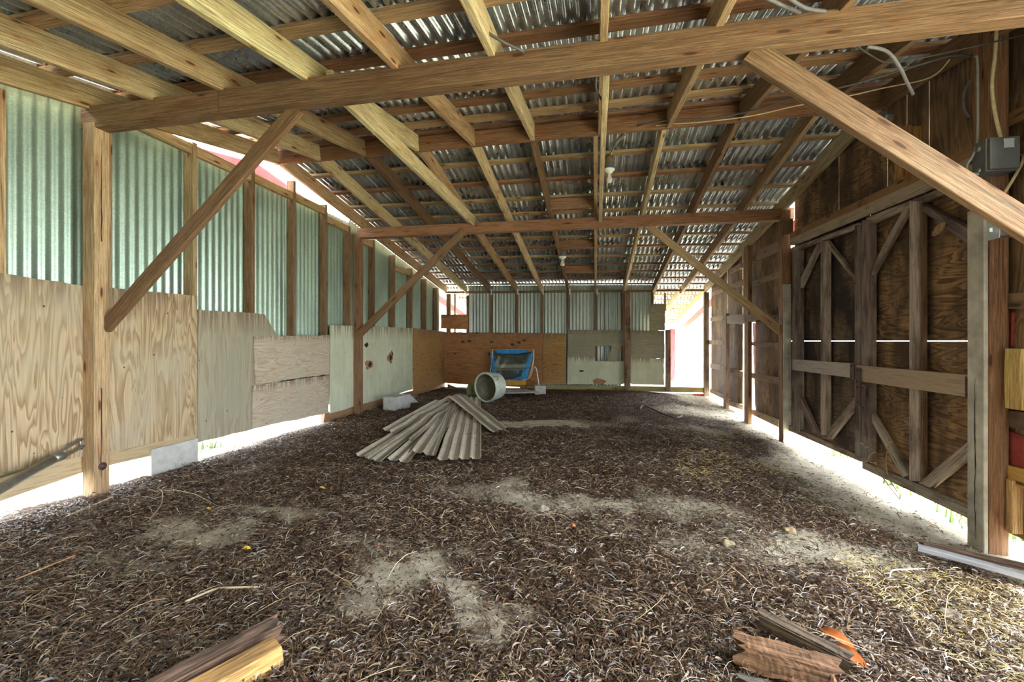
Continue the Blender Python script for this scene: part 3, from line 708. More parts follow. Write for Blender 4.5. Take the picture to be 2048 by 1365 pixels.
# short orange cleats above the header
for (l, r, t, b_, lab) in ((1795, 1811, 262, 400, 'orange brown cleat standing above the gate header left of the brace'), (1824, 1830, 256, 300, 'narrow orange cleat behind the wide knee brace')):
    y1_ = onX(l, 300, 2.08).y; y0_ = onX(r, 300, 2.08).y
    tag(box('cleat', 2.06, 2.12, y0_, y1_, onX(l, b_-40 if b_ > 350 else b_, 2.08).z, onX(l, t, 2.08).z, (.5, .27, .11)), lab, 'cleat')

# ------------------------------------------------------------------ GATE DOORS
def door(name, label): return struct(empty(name, (0, 0, 0)), label)
d1 = door('door_1', 'far plywood gate leaf with dark stained panels'); d2 = door('door_2', 'near plywood gate leaf with grey studs')
GX = 2.1
def dm(parent, name, pts, X=GX, th=.04, col=(.36, .29, .24), mat=None):
    P = [onX(*p, X-th) for p in pts]
    # direction of the grain follows the first edge
    a, b = (P[0]+P[3])/2, (P[1]+P[2])/2
    M, L = frame(a, b, VX)
    inv = M.inverted(); Q = [inv @ p for p in P]
    vs = [(q.x, 0, q.z) for q in Q]+[(q.x, th, q.z) for q in Q]
    fs = [(0, 1, 2, 3), (7, 6, 5, 4), (0, 4, 5, 1), (1, 5, 6, 2), (2, 6, 7, 3), (3, 7, 4, 0)]
    o = link_mesh(name, vs, fs, mat or WEA, parent, color=jit(col), matrix=M)
    import bmesh
    bm = bmesh.new(); bm.from_mesh(o.data); bmesh.ops.recalc_face_normals(bm, faces=bm.faces)
    bmesh.ops.bevel(bm, geom=bm.edges[:], offset=.003, segments=1, affect='EDGES'); bm.to_mesh(o.data); bm.free()
    return o
def vert(parent, name, l, r, t, b_, **k): return dm(parent, name, [(l, b_), (l, t), (r, t), (r, b_)], **k)
def vert2(parent, name, y0, y1, t, b_, px, X=GX, th=.04, **k):
    o = box(name, X-th, X, y0, y1, onX(px, b_, X-th).z, onX(px, t, X-th).z, k.get('col', (.36, .29, .24)), WEA, parent); return o
GR = (.54, .46, .40); DKG = (.28, .22, .20)
def ygate(px, X=2.06): return onX(px, 600, X).y
zg0 = H-.99; zgt1 = lambda y: H+1.0
# panels
def gp_(parent, ya, yb, za, zb, mat): return slab('door_panel', [Vector((2.14, ya, za)), Vector((2.14, yb, za)), Vector((2.14, yb, zb)), Vector((2.14, ya, zb))], Vector((-1, 0, 0)), .012, mat, parent, rough=.0)
yc = ygate(1721)
gp_(d1, yc, 5.64, zg0+.02, H-.003, PLY_BLACK); gp_(d1, yc, 5.64, H+.003, H+1.03, PLY_BLACK)
gp_(d2, 2.86, yc-.01, zg0+.02, H-.003, PLY_DARK); gp_(d2, 2.86, yc-.01, H+.003, H+1.03, PLY_DARK)
# frames
dm(d1, 'top_rail', [(1587, 495), (1714, 446), (1714, 456), (1587, 503)], col=GR); dm(d2, 'top_rail', [(1732, 435), (1894, 371), (1894, 385), (1732, 451)], col=GR)
dm(d2, 'top_rail', [(1894, 371), (1948, 349), (1948, 363), (1894, 385)], col=DKG)
dm(d1, 'bottom_rail', [(1576, 850), (1721, 912), (1721, 924), (1576, 861)], col=(.33, .25, .19)); dm(d2, 'bottom_rail', [(1724, 922), (1952, 1017), (1952, 1045), (1724, 937)], col=(.38, .31, .26))
vert(d1, 'stile', 1584, 1599, 500, 864, col=DKG, th=.045); vert(d1, 'stile', 1641, 1652, 482, 870, col=GR, th=.045); vert(d1, 'stile', 1709, 1720, 450, 915, col=DKG, th=.045)
vert(d2, 'stile', 1723, 1739, 440, 924, col=DKG, th=.05); vert(d2, 'stile', 1818, 1836, 402, 962, col=GR, th=.05)
dm(d2, 'stile_side', [(1836, 962), (1836, 402), (1845, 398), (1845, 966)], th=.03, col=(.2, .12, .08), X=2.095)
for (pr, P, cc) in [(d1, [(1590, 580), (1633, 488), (1641, 486), (1600, 578)], GR), (d1, [(1652, 480), (1711, 556), (1711, 566), (1652, 490)], GR),
                    (d1, [(1584, 757), (1634, 866), (1625, 866), (1584, 776)], DKG), (d1, [(1710, 793), (1644, 874), (1658, 879), (1710, 812)], (.4, .31, .25)),
                    (d2, [(1733, 553), (1808, 414), (1818, 414), (1742, 553)], (.45, .37, .3)), (d2, [(1834, 402), (1947, 463), (1947, 498), (1834, 414)], (.3, .25, .24)),
                    (d2, [(1735, 812), (1816, 950), (1804, 956), (1733, 826)], GR), (d2, [(1948, 872), (1836, 966), (1858, 976), (1948, 904)], (.42, .34, .27))]:
    dm(pr, 'diagonal_brace', P, col=cc, th=.035)
# latch bars and their iron brackets
def bar(P, lab, col):
    r = empty('latch_bar', onX(*P[0], 2.03)); tag(r, lab, 'latch bar'); dm(r, 'bar_plank', P, X=2.057, th=.035, col=col, mat=GIRTX); return r
n = NT('bar_wood'); co = n.objco(); g = n.noise(n.mapping(co, (2, 20, 30)), 2.2, 6, .65, .6); c = n.mix(1, n.ocolor(), n.ramp(g, [(.3, .6), (.5, 1), (.7, .8)]), 'MULTIPLY'); n.bump(g, .4, .005); GIRTX = n.fin(c, .8, 0, .2)
bA = bar([(1578, 718), (1703, 727), (1703, 756), (1578, 739)], 'grey latch bar board across the far gate leaf', (.50, .47, .43))
bB = bar([(1709, 730), (1944, 751), (1944, 796), (1709, 761)], 'longer tan latch bar board across the near gate leaf', (.47, .37, .28))
def strap(parent, l, r, t, b_, X=2.004): 
    o = slab('iron_bracket', [onX(l, t, X), onX(r, t+1, X), onX(r, b_+2, X), onX(l, b_, X)], VX, .006, RUST, parent)
    for k in (.15, .85):
        c_ = onX((l+r)/2, lerp(t, b_, k), X); blob('bracket_bolt', c_-Vector((.004, 0, 0)), .007, .007, 0, DARKH, o, 'x', 8, -.004)
    return o
for b_ in ((bA, 1700, 1708, 727, 757), (bA, 1577, 1582, 717, 760), (bB, 1711, 1720, 735, 768), (bB, 1712, 1720, 768, 811), (bB, 1723, 1731, 768, 823), (bB, 1930, 1944, 753, 797)): strap(*b_)

# ------------------------------------------------------------------ right edge, beyond the near gate post
def rb(l, lt, lb, r, rtp, rbm, lab, col, X=2.085): girt(l, lt, lb, r, rtp, rbm, lab, col, X)
rb(2009, 587, 617, 2110, 583, 620, 'weathered girt right of the near gate post at eye level', (.3, .2, .14))
rb(2010, 820, 852, 2110, 833, 875, 'dark low girt right of the near gate post', (.2, .13, .09))
rb(2011, 929, 965, 2110, 956, 1000, 'golden bottom girt right of the near gate post', (.62, .38, .12))
rb(2006, 232, 258, 2110, 177, 207, 'upper girt right of the near gate post under the roof', C_BROWN)
rb(2006, 300, 322, 2110, 252, 280, 'girt beside the grey electrical box', C_BROWN)
a = onX(2009, 697, 2.05); b = onX(2043, 821, 2.05)
tag(box('wood_block', 2.05, 2.11, min(a.y, b.y), max(a.y, b.y), b.z, a.z, (.68, .5, .2)), 'golden timber block standing on a girt at the right edge', 'block')
tag(box('wall_stud', 2.07, 2.12, onX(2024, 1000, 2.07).y, onX(2011, 1000, 2.07).y, onX(2018, 1065, 2.07).z, onX(2018, 960, 2.07).z, (.6, .42, .2)), 'short yellow stud end below the golden girt', 'stud')

# ------------------------------------------------------------------ electrics
eb = empty('electrical_box', (1.99, 2.73, H+.85)); tag(eb, 'grey metal electrical box mounted high on the near gate post', 'electrical box')
box('box_body', 1.925, 2.06, 2.69, 2.78, H+.85, H+1.015, (1, 1, 1), GREYP, eb); box('box_cover', 1.93, 2.055, 2.672, 2.69, H+.855, H+1.01, (1, 1, 1), GREYP, eb)
box('rating_plate', 1.985, 2.03, 2.668, 2.673, H+.955, H+1.0, (1, 1, 1), PLATE, eb)
lathe('knockout', [(0, .006), (.012, .006), (.013, 0)], STEEL, eb, Matrix.Translation((1.924, 2.735, H+.87)) @ Matrix.Rotation(-math.pi/2, 4, 'Y'), 14)
lathe('knockout', [(0, .006), (.012, .006), (.013, 0)], STEEL, eb, Matrix.Translation((1.924, 2.735, H+.98)) @ Matrix.Rotation(-math.pi/2, 4, 'Y'), 14)
sw = empty('light_switch', (1.95, 2.7, H+.5)); tag(sw, 'pale blue switch plate and box on the near gate post', 'switch')
zt_, zb2 = onX(1985, 443, 1.93).z, onX(1985, 479, 1.93).z
box('switch_plate', 1.925, 1.93, 2.615, 2.69, zb2, zt_, (1, 1, 1), PLATE, sw)
box('switch_box', 1.931, 2.03, 2.625, 2.685, zb2+.012, zt_-.012, (1, 1, 1), GREYP, sw)
box('conduit', 1.99, 2.02, 2.686, 2.779, zb2+.03, zb2+.06, (1, 1, 1), PLATE, sw)
box('toggle', 1.912, 1.925, 2.648, 2.657, (zt_+zb2)/2-.008, (zt_+zb2)/2+.012, (1, 1, 1), PORC, sw)
for x_, nm in zip(FX[1:9], ORD):
    r_ = empty('rafter_tie', (x_+.03, 9.12, zr(x_, 9.12))); tag(r_, f'small bent metal tie where the {nm} rafter from the left meets the back top plate', 'metal tie', 'rafter ties')
    box('tie_strap', x_+.021, x_+.045, 9.128, 9.131, zr(x_, 9.12)-.05, zr(x_, 9.12)+.06, (1, 1, 1), PORC, r_)
    box('tie_flange', x_+.0195, x_+.022, 9.09, 9.131, zr(x_, 9.12)+.02, zr(x_, 9.12)+.06, (1, 1, 1), PORC, r_)
DRED = mat_plain('faded_red', (.30, .05, .045), .8, 0, .5, 9)
rply([(2011, 625), (2030, 625), (2027, 692), (2011, 692)], DRED, 2.117, .006, wr_, 'red_patch')
rply([(2011, 858), (2052, 872), (2050, 935), (2011, 925)], DRED, 2.117, .006, wr_, 'red_patch')
n = NT('bulb_glass'); n.b.inputs['Transmission Weight'].default_value = .35; n.b.inputs['Roughness'].default_value = .2; BULB = n.fin((.85, .85, .78), .15)
for (x, y, z, s, lab) in ((.127, 4.36, H+1.60, 1.0, 'bare bulb in a white porcelain holder under the ridge, near the centre joist'), (-.487, 6.9, H+1.27, 1.15, 'bare bulb in a white porcelain holder beyond the middle tie beam')):
    r = empty('light_fixture', (x, y, z)); tag(r, lab, 'light')
    T = Matrix.Translation((x, y, z)) @ Matrix.Scale(s, 4)
    lathe('lamp_holder', [(.0, .0), (.04, .0), (.05, -.005), (.05, -.02), (.03, -.032), (.022, -.045), (0, -.045)], PORC, r, T, 24)
    lathe('light_bulb', [(.012, -.043), (.013, -.055), (.02, -.075), (.028, -.095), (.029, -.108), (.022, -.125), (.01, -.133), (0, -.135)], BULB, r, T, 20)
    lathe('junction_box', [(0, .05), (.045, .05), (.045, .0), (0, 0)], GREYP, r, T, 8, False)
    vs = []; fs = []
    rr = random.Random(3)
    me = [(rr.uniform(.7, 1.1)) for _ in range(80)]
    for i in range(7):
        for k in range(10):
            ph = math.pi*i/6; th_ = 2*math.pi*k/10; q = me[i*10+k]; vs.append((.055*q*math.sin(ph)*math.cos(th_), .055*q*math.sin(ph)*math.sin(th_), .075+.05*q*math.cos(ph)))
    for i in range(6):
        for k in range(10): fs.append((i*10+k, i*10+(k+1) % 10, (i+1)*10+(k+1) % 10, (i+1)*10+k))
    o = link_mesh('mud_nest', vs, fs, NEST, None, True, matrix=T); tag(o, 'brown mud and straw nest on top of the bulb holder '+('near the ridge' if s == 1 else 'beyond the middle tie beam'), 'nest')
def wire(pts, r, col, lab):
    P = [onY(px, py, Y) for (px, py, Y) in pts]; o = tube('cable', P, r, CABLE, None, col); tag(o, lab, 'cable'); return o
GRC = (.09, .09, .095); CRM = (.62, .52, .3)
wire([(1220, 325, 4.36), (1222, 305, 4.3), (1240, 272, 4.1), (1280, 250, 3.8), (1340, 240, 3.7), (1420, 236, 3.65), (1500, 222, 3.5), (1570, 200, 3.3), (1700, 170, 3.1), (1820, 135, 3.0), (1900, 112, 2.95), (1948, 113, 2.9)], .006, GRC, 'grey cable running from the first bulb along the ridge board to the near gate post')
wire([(1218, 325, 4.36), (1228, 295, 4.25), (1262, 262, 4.0), (1320, 250, 3.8), (1400, 244, 3.7), (1500, 232, 3.6), (1590, 212, 3.5), (1690, 193, 3.4), (1770, 175, 3.3), (1860, 155, 3.1), (1900, 118, 3.0)], .004, CRM, 'cream cable running along the ridge board toward the right wall')
wire([(930, -20, 2.0), (965, 52, 2.15), (1000, 80, 2.2), (1048, 103, 2.28)], .007, GRC, 'dark cable hanging beside a rafter and passing over the near tie beam')
wire([(1193, 150, 2.45), (1192, 175, 2.6), (1203, 200, 2.8)], .006, GRC, 'short dark cable beside the centre joist just behind the near tie beam')
wire([(1520, -10, 2.05), (1560, 8, 2.1), (1600, 25, 2.28)], .008, (.12, .12, .13), 'left grey cable crossing the roof top right of centre')
wire([(1570, -10, 2.05), (1610, 15, 2.15), (1650, 22, 2.28)], .008, (.12, .12, .13), 'right grey cable crossing the roof top right of centre')
wire([(1735, 92, 2.42), (1775, 103, 2.55), (1800, 135, 2.65), (1812, 160, 2.75), (1826, 188, 2.85)], .008, (.17, .17, .18), 'thick pale grey cable drooping behind the near tie beam at upper right')
wire([(1716, 92, 2.42), (1745, 112, 2.6), (1780, 125, 2.7), (1860, 112, 2.75), (1950, 92, 2.75), (2048, 70, 2.7)], .004, (.06, .06, .06), 'thin black wire stretched to the upper right corner')
wire([(1948, 113, 2.76), (1954, 120, 2.76), (1955, 200, 2.76), (1953, 290, 2.76), (1934, 330, 2.74), (1938, 345, 2.72), (1958, 348, 2.7)], .006, (.2, .19, .17), 'grey cable running down the near gate post into the electrical box')
wire([(1993, 62, 2.74), (1990, 110, 2.74), (1984, 170, 2.74), (1990, 225, 2.74), (2003, 282, 2.74)], .008, CRM, 'thick cream cable coming down from the roof into the electrical box')
wire([(2030, 285, 2.74), (2045, 300, 2.74), (2044, 325, 2.74), (2025, 360, 2.74), (2006, 390, 2.76)], .007, CRM, 'cream cable looping out of the right side of the electrical box')
wire([(1941, 160, 2.9), (1928, 185, 2.92), (1928, 215, 2.92), (1938, 234, 2.9)], .006, (.14, .14, .15), 'short black loop of cable left of the near gate post')
o = link_mesh('junction_box', [], [], None); bpy.data.objects.remove(o)
c_ = onX(1772, 236, 1.98); jb = lathe('junction_box', [(0, .03), (.05, .03), (.055, .02), (.055, -.02), (0, -.02)], STEEL, None, Matrix.Translation(c_) @ Matrix.Rotation(-math.pi/2, 4, 'Y'), 8, False); tag(jb, 'octagonal steel junction box on the right wall by the ridge end', 'junction box')
wn = onX(1878, 458, 2.03); vs = []; fs = []
for i in range(7):
    for k in range(12):
        ph = math.pi*i/6; a = 2*math.pi*k/12; vs.append((.02*math.sin(ph)*math.cos(a), .06*math.sin(ph)*math.sin(a), .025*math.cos(ph)))
for i in range(6):
    for k in range(12): fs.append((i*12+k, i*12+(k+1) % 12, (i+1)*12+(k+1) % 12, (i+1)*12+k))
tag(link_mesh('wasp_nest', vs, fs, mat_plain('paper_nest', (.36, .24, .13), .9, 0, .4, 50, .6), None, True, matrix=Matrix.Translation(wn) @ Matrix.Rotation(-.5, 4, 'X')), 'small tan wasp nest on the near gate leaf under its top rail', 'nest')

# ------------------------------------------------------------------ things on the floor
n = NT('old_siding'); co = n.objco(False); k1 = n.noise(co, 6, 6, .65); k2 = n.noise(co, 50, 3)
st = n.new('ShaderNodeAttribute', {'attribute_name': 'rib_shade_dirt'}).outputs['Fac']
c = n.mix(n.ramp(k1, [(.35, 0), (.65, 1)]), (.74, .69, .56), (.54, .49, .38)); c = n.mix(n.math('MULTIPLY', st, .85), c, (.17, .12, .075))  # brown bands put shade from the ribs, along with dirt, into the colour
c = n.mix(n.ramp(k2, [(.6, 0), (.72, .6)]), c, (.2, .14, .09)); n.bump(k2, .15, .003); SID = n.fin(c, .5, .25)
def siding(fl, fr, nl, nr, lift, ribs, lab, name='siding_strip', curl=.01):
    A, B, Cc, Dd = [gp(*p) for p in (fl, fr, nl, nr)]
    nu = ribs*8; nv = 10; vs = []; fs = []; val = []
    for j in range(nv+1):
        t = j/nv
        for i in range(nu+1):
            s = i/nu; p = A.lerp(B, s).lerp(Cc.lerp(Dd, s), t)
            ph = (s*ribs) % 1; e = .0
            prof = .014 if ph < .12 else (.014*(1-(ph-.12)/.06) if ph < .18 else (0 if ph < .94 else .014*(ph-.94)/.06))
            z = float(gz(p.x, p.y, False)) if name != 'x' else 0
            base = lerp(A.lerp(B, s).z, Cc.lerp(Dd, s).z, t)
            vs.append((p.x, p.y, max(base, z)+lift[0]*(1-t)+lift[1]*t+prof+curl*math.sin(t*6+s*2)*.4)); val.append(1.0 if .48 < ph < .94 else 0.0)
    for j in range(nv):
        for i in range(nu): q = j*(nu+1)+i; fs.append((q, q+1, q+nu+2, q+nu+1))
    o = link_mesh(name, vs, fs, SID); a = o.data.attributes.new('rib_shade_dirt', 'FLOAT', 'POINT'); a.data.foreach_set('value', val)
    m = o.modifiers.new('t', 'SOLIDIFY'); m.thickness = .002; m.offset = 1
    tag(o, lab, 'siding', 'old metal siding pile'); return o
siding((921, 797), (962, 800), (874, 928), (962, 926), (.03, .03), 4, 'rightmost wide siding strip lying straight toward the viewer')
siding((903, 808), (926, 800), (823, 915), (868, 926), (.045, .05), 2, 'siding strip just left of the rightmost wide one')
siding((893, 822), (905, 818), (774, 926), (818, 934), (.03, .025), 2, 'lowest siding strip in the middle left of the fan')
siding((880, 816), (905, 812), (711, 918), (762, 934), (.05, .03), 3, 'long siding strip splayed furthest to the left')
siding((871, 811), (902, 809), (765, 869), (792, 880), (.07, .05), 2, 'short siding strip on the upper left of the fan')
siding((899, 796), (921, 797), (878, 813), (908, 813), (.04, .07), 2, 'short siding strip end at the far end of the pile')
siding((896, 808), (930, 808), (982, 873), (1013, 866), (.10, .04), 2, 'siding strip lying crosswise on top toward the right')
siding((886, 834), (892, 833), (817, 893), (826, 897), (.06, .06), 1, 'narrow pale trim strip between the splayed siding strips', 'metal_trim')
siding((905, 817), (908, 817), (864, 926), (872, 927), (.065, .06), 1, 'thin metal trim strip edge in the middle of the fan', 'metal_trim')
siding((898, 815), (902, 815), (734, 930), (744, 935), (.075, .05), 1, 'long thin silver trim strip along the left of the fan', 'metal_trim')

# tub lying on its side
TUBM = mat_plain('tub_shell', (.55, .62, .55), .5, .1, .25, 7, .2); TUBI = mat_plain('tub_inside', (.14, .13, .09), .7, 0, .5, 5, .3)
tc = gp(970, 806); R_ = .225
ax = Vector((math.sin(math.radians(30)), math.cos(math.radians(30)), .05)).normalized()     # from rim to bottom
tz = ax; tx = tz.cross(VZ).normalized(); ty = tz.cross(tx)
MT = Matrix((tx, ty, tz)).transposed().to_4x4(); MT.translation = Vector((tc.x, tc.y, tc.z+R_+.012))+ax*0.0
tub = empty('tub', (tc.x, tc.y, tc.z)); tag(tub, 'round pale plastic tub lying on its side beside the siding pile', 'tub')
lathe('tub_wall', [(R_-.02, .012), (R_-.006, 0), (R_+.006, .0), (R_+.010, .012), (R_+.004, .02), (R_+.002, .06), (R_+.006, .064), (R_+.006, .075), (R_, .08), (R_-.02, .26), (R_-.035, .275), (0, .277)], TUBM, tub, MT, 48)
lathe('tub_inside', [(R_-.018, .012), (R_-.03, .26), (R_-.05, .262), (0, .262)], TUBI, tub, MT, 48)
hp = [MT @ Vector((R_*.72, -R_*.72+.0, .03)), MT @ Vector((R_*.76, -R_*.80, .06)), MT @ Vector((R_*.83, -R_*.75, .09)), MT @ Vector((R_*.86, -R_*.58, .09)), MT @ Vector((R_*.85, -R_*.52, .05))]
tube('tub_handle', hp, .004, RUST, tub, (.1, .1, .1))

# old glider seat with blue tarp
SY = 8.55
seat = empty('glider_seat', gp(1020, 790)); tag(seat, 'folded tube-framed glider seat draped with blue tarp before the back wall', 'seat')
def cloth(name, pts_top, pts_bot, Yt, Yb, mat, belly=.05, nu=18, nv=12, wr=.008, parent=seat):
    vs = []; fs = []
    def samp(P, s):
        k = s*(len(P)-1); i = min(int(k), len(P)-2); f = k-i; return (lerp(P[i][0], P[i+1][0], f), lerp(P[i][1], P[i+1][1], f))
    for j in range(nv+1):
        t = j/nv
        for i in range(nu+1):
            s = i/nu; a = samp(pts_top, s); b = samp(pts_bot, s)
            p = onY(lerp(a[0], b[0], t), lerp(a[1], b[1], t), lerp(Yt, Yb, t)+belly*math.sin(math.pi*t)*math.sin(math.pi*s)+wr*math.sin(s*23+t*9)+wr*.7*math.sin(t*17-s*5)); vs.append(p)
    for j in range(nv):
        for i in range(nu): q = j*(nu+1)+i; fs.append((q, q+1, q+nu+2, q+nu+1))
    o = link_mesh(name, vs, fs, mat, parent, True, matrix=None)
    m = o.modifiers.new('t', 'SOLIDIFY'); m.thickness = .004; return o
BLUE = mat_plain('blue_tarp', (.02, .27, .62), .4, 0, .35, 14, .4)
n = NT('dark_vinyl'); co = n.objco(False); gn = n.new('ShaderNodeSeparateXYZ', {}, Vector=n.n.new('ShaderNodeTexCoord').outputs['Generated'])
k = n.noise(co, 5, 4); zz = n.math('ADD', gn.outputs[2], n.math('MULTIPLY', k, .25))
c = n.mix(n.ramp(zz, [(.42, 0), (.52, 1), (.62, 1), (.7, 0)]), (.035, .045, .035), (.24, .27, .17)); c = n.mix(n.ramp(k, [(.5, 0), (.65, .5)]), c, (.09, .11, .07)); VINYL = n.fin(c, .35)
cloth('blue_tarp', [(993, 699), (1010, 699), (1030, 699), (1053, 699)], [(990, 712), (1010, 712), (1030, 712), (1062, 712)], SY, SY-.02, BLUE, .01)
cloth('blue_tarp', [(981, 704), (984, 705), (987, 706), (988, 708)], [(984, 745), (988, 750), (992, 752), (998, 757)], SY-.02, SY-.10, BLUE, -.02, 8, 12, .02)
cloth('blue_tarp', [(1060, 706), (1063, 704), (1066, 703), (1068, 706)], [(1012, 762), (1030, 762), (1040, 761), (1052, 760)], SY-.01, SY-.10, BLUE, .0, 10, 14, .012)
cloth('vinyl_backrest', [(987, 705), (1005, 707), (1030, 708), (1062, 704)], [(990, 752), (1005, 758), (1025, 758), (1042, 752)], SY-.03, SY-.12, VINYL, .04)
def ytube(pts, r, lab='frame_tube', mat=STEEL, Y=SY-.05): return tube(lab, [onY(a, b, Y+(d if d else 0)) for (a, b, d) in pts], r, mat, seat, (.6, .6, .58), 6)
GALV = mat_plain('bright_tube', (.5, .5, .46), .35, .6, .1)
ytube([(985, 700, 0), (984, 720, 0), (981, 740, 0), (978, 758, -.05)], .010, mat=GALV); ytube([(978, 700, 0), (1020, 699, 0), (1068, 700, 0)], .007, mat=GALV)
ytube([(1067, 698, -.02), (1067, 720, -.02), (1061, 745, -.04), (1056, 757, -.05), (1045, 760, -.06)], .010, mat=GALV)
ytube([(1052, 760, -.15), (1060, 754, -.15), (1066, 738, -.15), (1070, 734, -.15), (1074, 745, -.15), (1078, 775, -.15), (1078, 787, -.15)], .011, mat=GALV)
ytube([(984, 736, -.1), (1020, 736.5, -.16), (1062, 736, -.1)], .006, mat=RUST)
OR = mat_plain('ochre_board', (.55, .26, .04), .6, 0, .3, 9)
a = onY(1004, 770, SY-.1); b = onY(1052, 770, SY-.1); lum('seat_board', a, b, VY, (-.03, .03), (0, .09), (1, 1, 1), OR, seat)
tag(lum('trestle_leg', onY(1052, 785, SY-.02), onY(1052, 760, SY-.02), VX, (-.01, .01), (-.03, .03), C_DK), 'dark upright board end supporting the right of the blue seat', 'board')
tag(lum('trestle_leg', onY(1006, 788, SY-.02), onY(1006, 765, SY-.02), VX, (-.01, .01), (-.03, .03), C_DK), 'dark upright board hidden behind the tub supporting the seat', 'board')
# pallet
pl = empty('pallet', gp(1045, 795)); tag(pl, 'small grey wooden pallet on the ground below the glider seat', 'pallet')
pa, pb_, pc, pd = gp(1000, 797), gp(1079, 795), gp(1058, 786), gp(1000, 786)
ux = (pb_-pa).normalized(); W_ = (pb_-pa).length; uy = Vector((-ux.y, ux.x, 0)); z0 = max(pa.z, pb_.z)
for i in range(5):
    a = pa+uy*(.11*i); a.z = z0+.075; b = a+ux*(W_-.0); lum('deck_board', a, b, uy, (0, .09), (0, .018), (.5, .46, .42), WEA, pl, n=1)
for k in (0.02, .5, .98):
    a = pa+ux*(W_*k); a.z = z0-.02; lum('runner', a, a+uy*.53, ux, (-.02, .02), (0, .093), (.42, .33, .2), None, pl, n=1)
# cinder blocks
def cinder(c, w, d, h, rz, lab, holes=True, tilt=0):
    r = empty('concrete_block', c, rz); tag(r, lab, 'block')
    import bmesh
    t = .032; vs = []; fs = []
    xs_ = [-w/2, -w/2+t, -t/2, t/2, w/2-t, w/2]; ys_ = [-d/2, -d/2+t, d/2-t, d/2]
    solid = lambda i, j: not (j == 1 and i in (1, 3))
    bm = bmesh.new()
    for i in range(5):
        for j in range(3):
            if holes and not solid(i, j): continue
            bmesh.ops.create_cube(bm, size=1, matrix=Matrix.Translation(((xs_[i]+xs_[i+1])/2, (ys_[j]+ys_[j+1])/2, h/2)) @ Matrix.Diagonal((xs_[i+1]-xs_[i], ys_[j+1]-ys_[j], h, 1)))
    bmesh.ops.remove_doubles(bm, verts=bm.verts, dist=.0004)
    bm.faces.ensure_lookup_table()
    cen = {}
    for f_ in bm.faces:
        k = tuple(round(x, 3) for x in f_.calc_center_median()); cen.setdefault(k, []).append(f_)
    bmesh.ops.delete(bm, geom=[f_ for l_ in cen.values() if len(l_) > 1 for f_ in l_], context='FACES')
    me = bpy.data.meshes.new('block_body'); bm.to_mesh(me); bm.free(); me.materials.append(CONC)
    o = bpy.data.objects.new('block_body', me); COL.objects.link(o); o.parent = r
    return r
c_ = gp(788, 818); cinder(c_-Vector((0, -.1, .015)), .19, .39, .19, math.radians(-8), 'hollow concrete block on the ground beside the far left post')
c_ = gp(1080, 787); cinder(c_-Vector((0, 0, .01)), .19, .2, .15, .2, 'pale concrete block right of the glider seat leg', False)
# footing block below left wall
o = empty('footing_block', (-3.16, 3.0, 0)); tag(o, 'white concrete footing block under the sill of the big tan panel', 'block')
a = onX(303, 930, -3.08); b = onX(396, 910, -3.08)
box('footing', -3.22, -3.08, a.y, b.y, -.06, onX(350, 893, -3.08).z+.02, (1, 1, 1), CONC, o, axis='y')
tag(slab('concrete_slab', [onY(808, 808, 6.5), onY(838, 805, 6.5), onY(824, 791, 6.6), onY(807, 791, 6.6)], Vector((0, -1, .3)), .04, CONC), 'tilted slab of concrete next to the hollow block', 'slab')
tag(slab('leaning_board', [onY(896, 768, 8.75), onY(951, 789, 8.75), onY(930, 794, 8.7), onY(895, 793, 8.7)], Vector((0, -1, .1)), .03, WEAP, color=(.3, .19, .1)), 'brown board leaning in the back left corner below the red-brown panel', 'board')
tag(slab('broken_board', [onY(868, 780, 9.0), onY(884, 772, 9.0), onY(890, 790, 8.95), onY(868, 793, 8.95)], Vector((0, -1, .1)), .03, WEAP, color=(.5, .33, .2)), 'sunlit broken board end in the back left corner', 'board')
# crumpled bag
def crumple(name, c, sx, sy, sz, mat, lab, cat, seed):
    r = random.Random(seed); import bmesh
    bm = bmesh.new(); bmesh.ops.create_icosphere(bm, subdivisions=3, radius=1)
    for v in bm.verts:
        d = v.co.copy(); k = 1+.14*math.sin(d.x*5+seed)+.12*math.sin(d.y*6-d.z*5)+r.uniform(-.06, .06)
        v.co = Vector((d.x*sx*k, d.y*sy*k, max(-.3*sz, d.z*sz*k)))
    me = bpy.data.meshes.new(name); bm.to_mesh(me); bm.free(); me.materials.append(mat); o = bpy.data.objects.new(name, me); COL.objects.link(o); o.location = c; tag(o, lab, cat); return o
OLV = mat_plain('olive_plastic', (.16, .18, .07), .3, 0, .5, 12, .4)
c_ = gp(945, 795); crumple('plastic_bag', c_+Vector((0, 0, .06)), .11, .1, .17, OLV, 'crumpled olive plastic bag left of the tub', 'bag', 3)
c_ = gp(920, 797); crumple('plastic_bag', c_+Vector((0, 0, .02)), .16, .1, .05, mat_plain('blue_grey_plastic', (.12, .15, .16), .35, 0, .5, 14, .4), 'flat blue-grey crumpled plastic at the far end of the siding pile', 'bag', 8)
c_ = gp(956, 797); crumple('plastic_bag', c_+Vector((0, 0, .05)), .05, .06, .12, mat_plain('navy_plastic', (.01, .015, .05), .3), 'dark navy bundle squeezed between bag and tub', 'bag', 5)

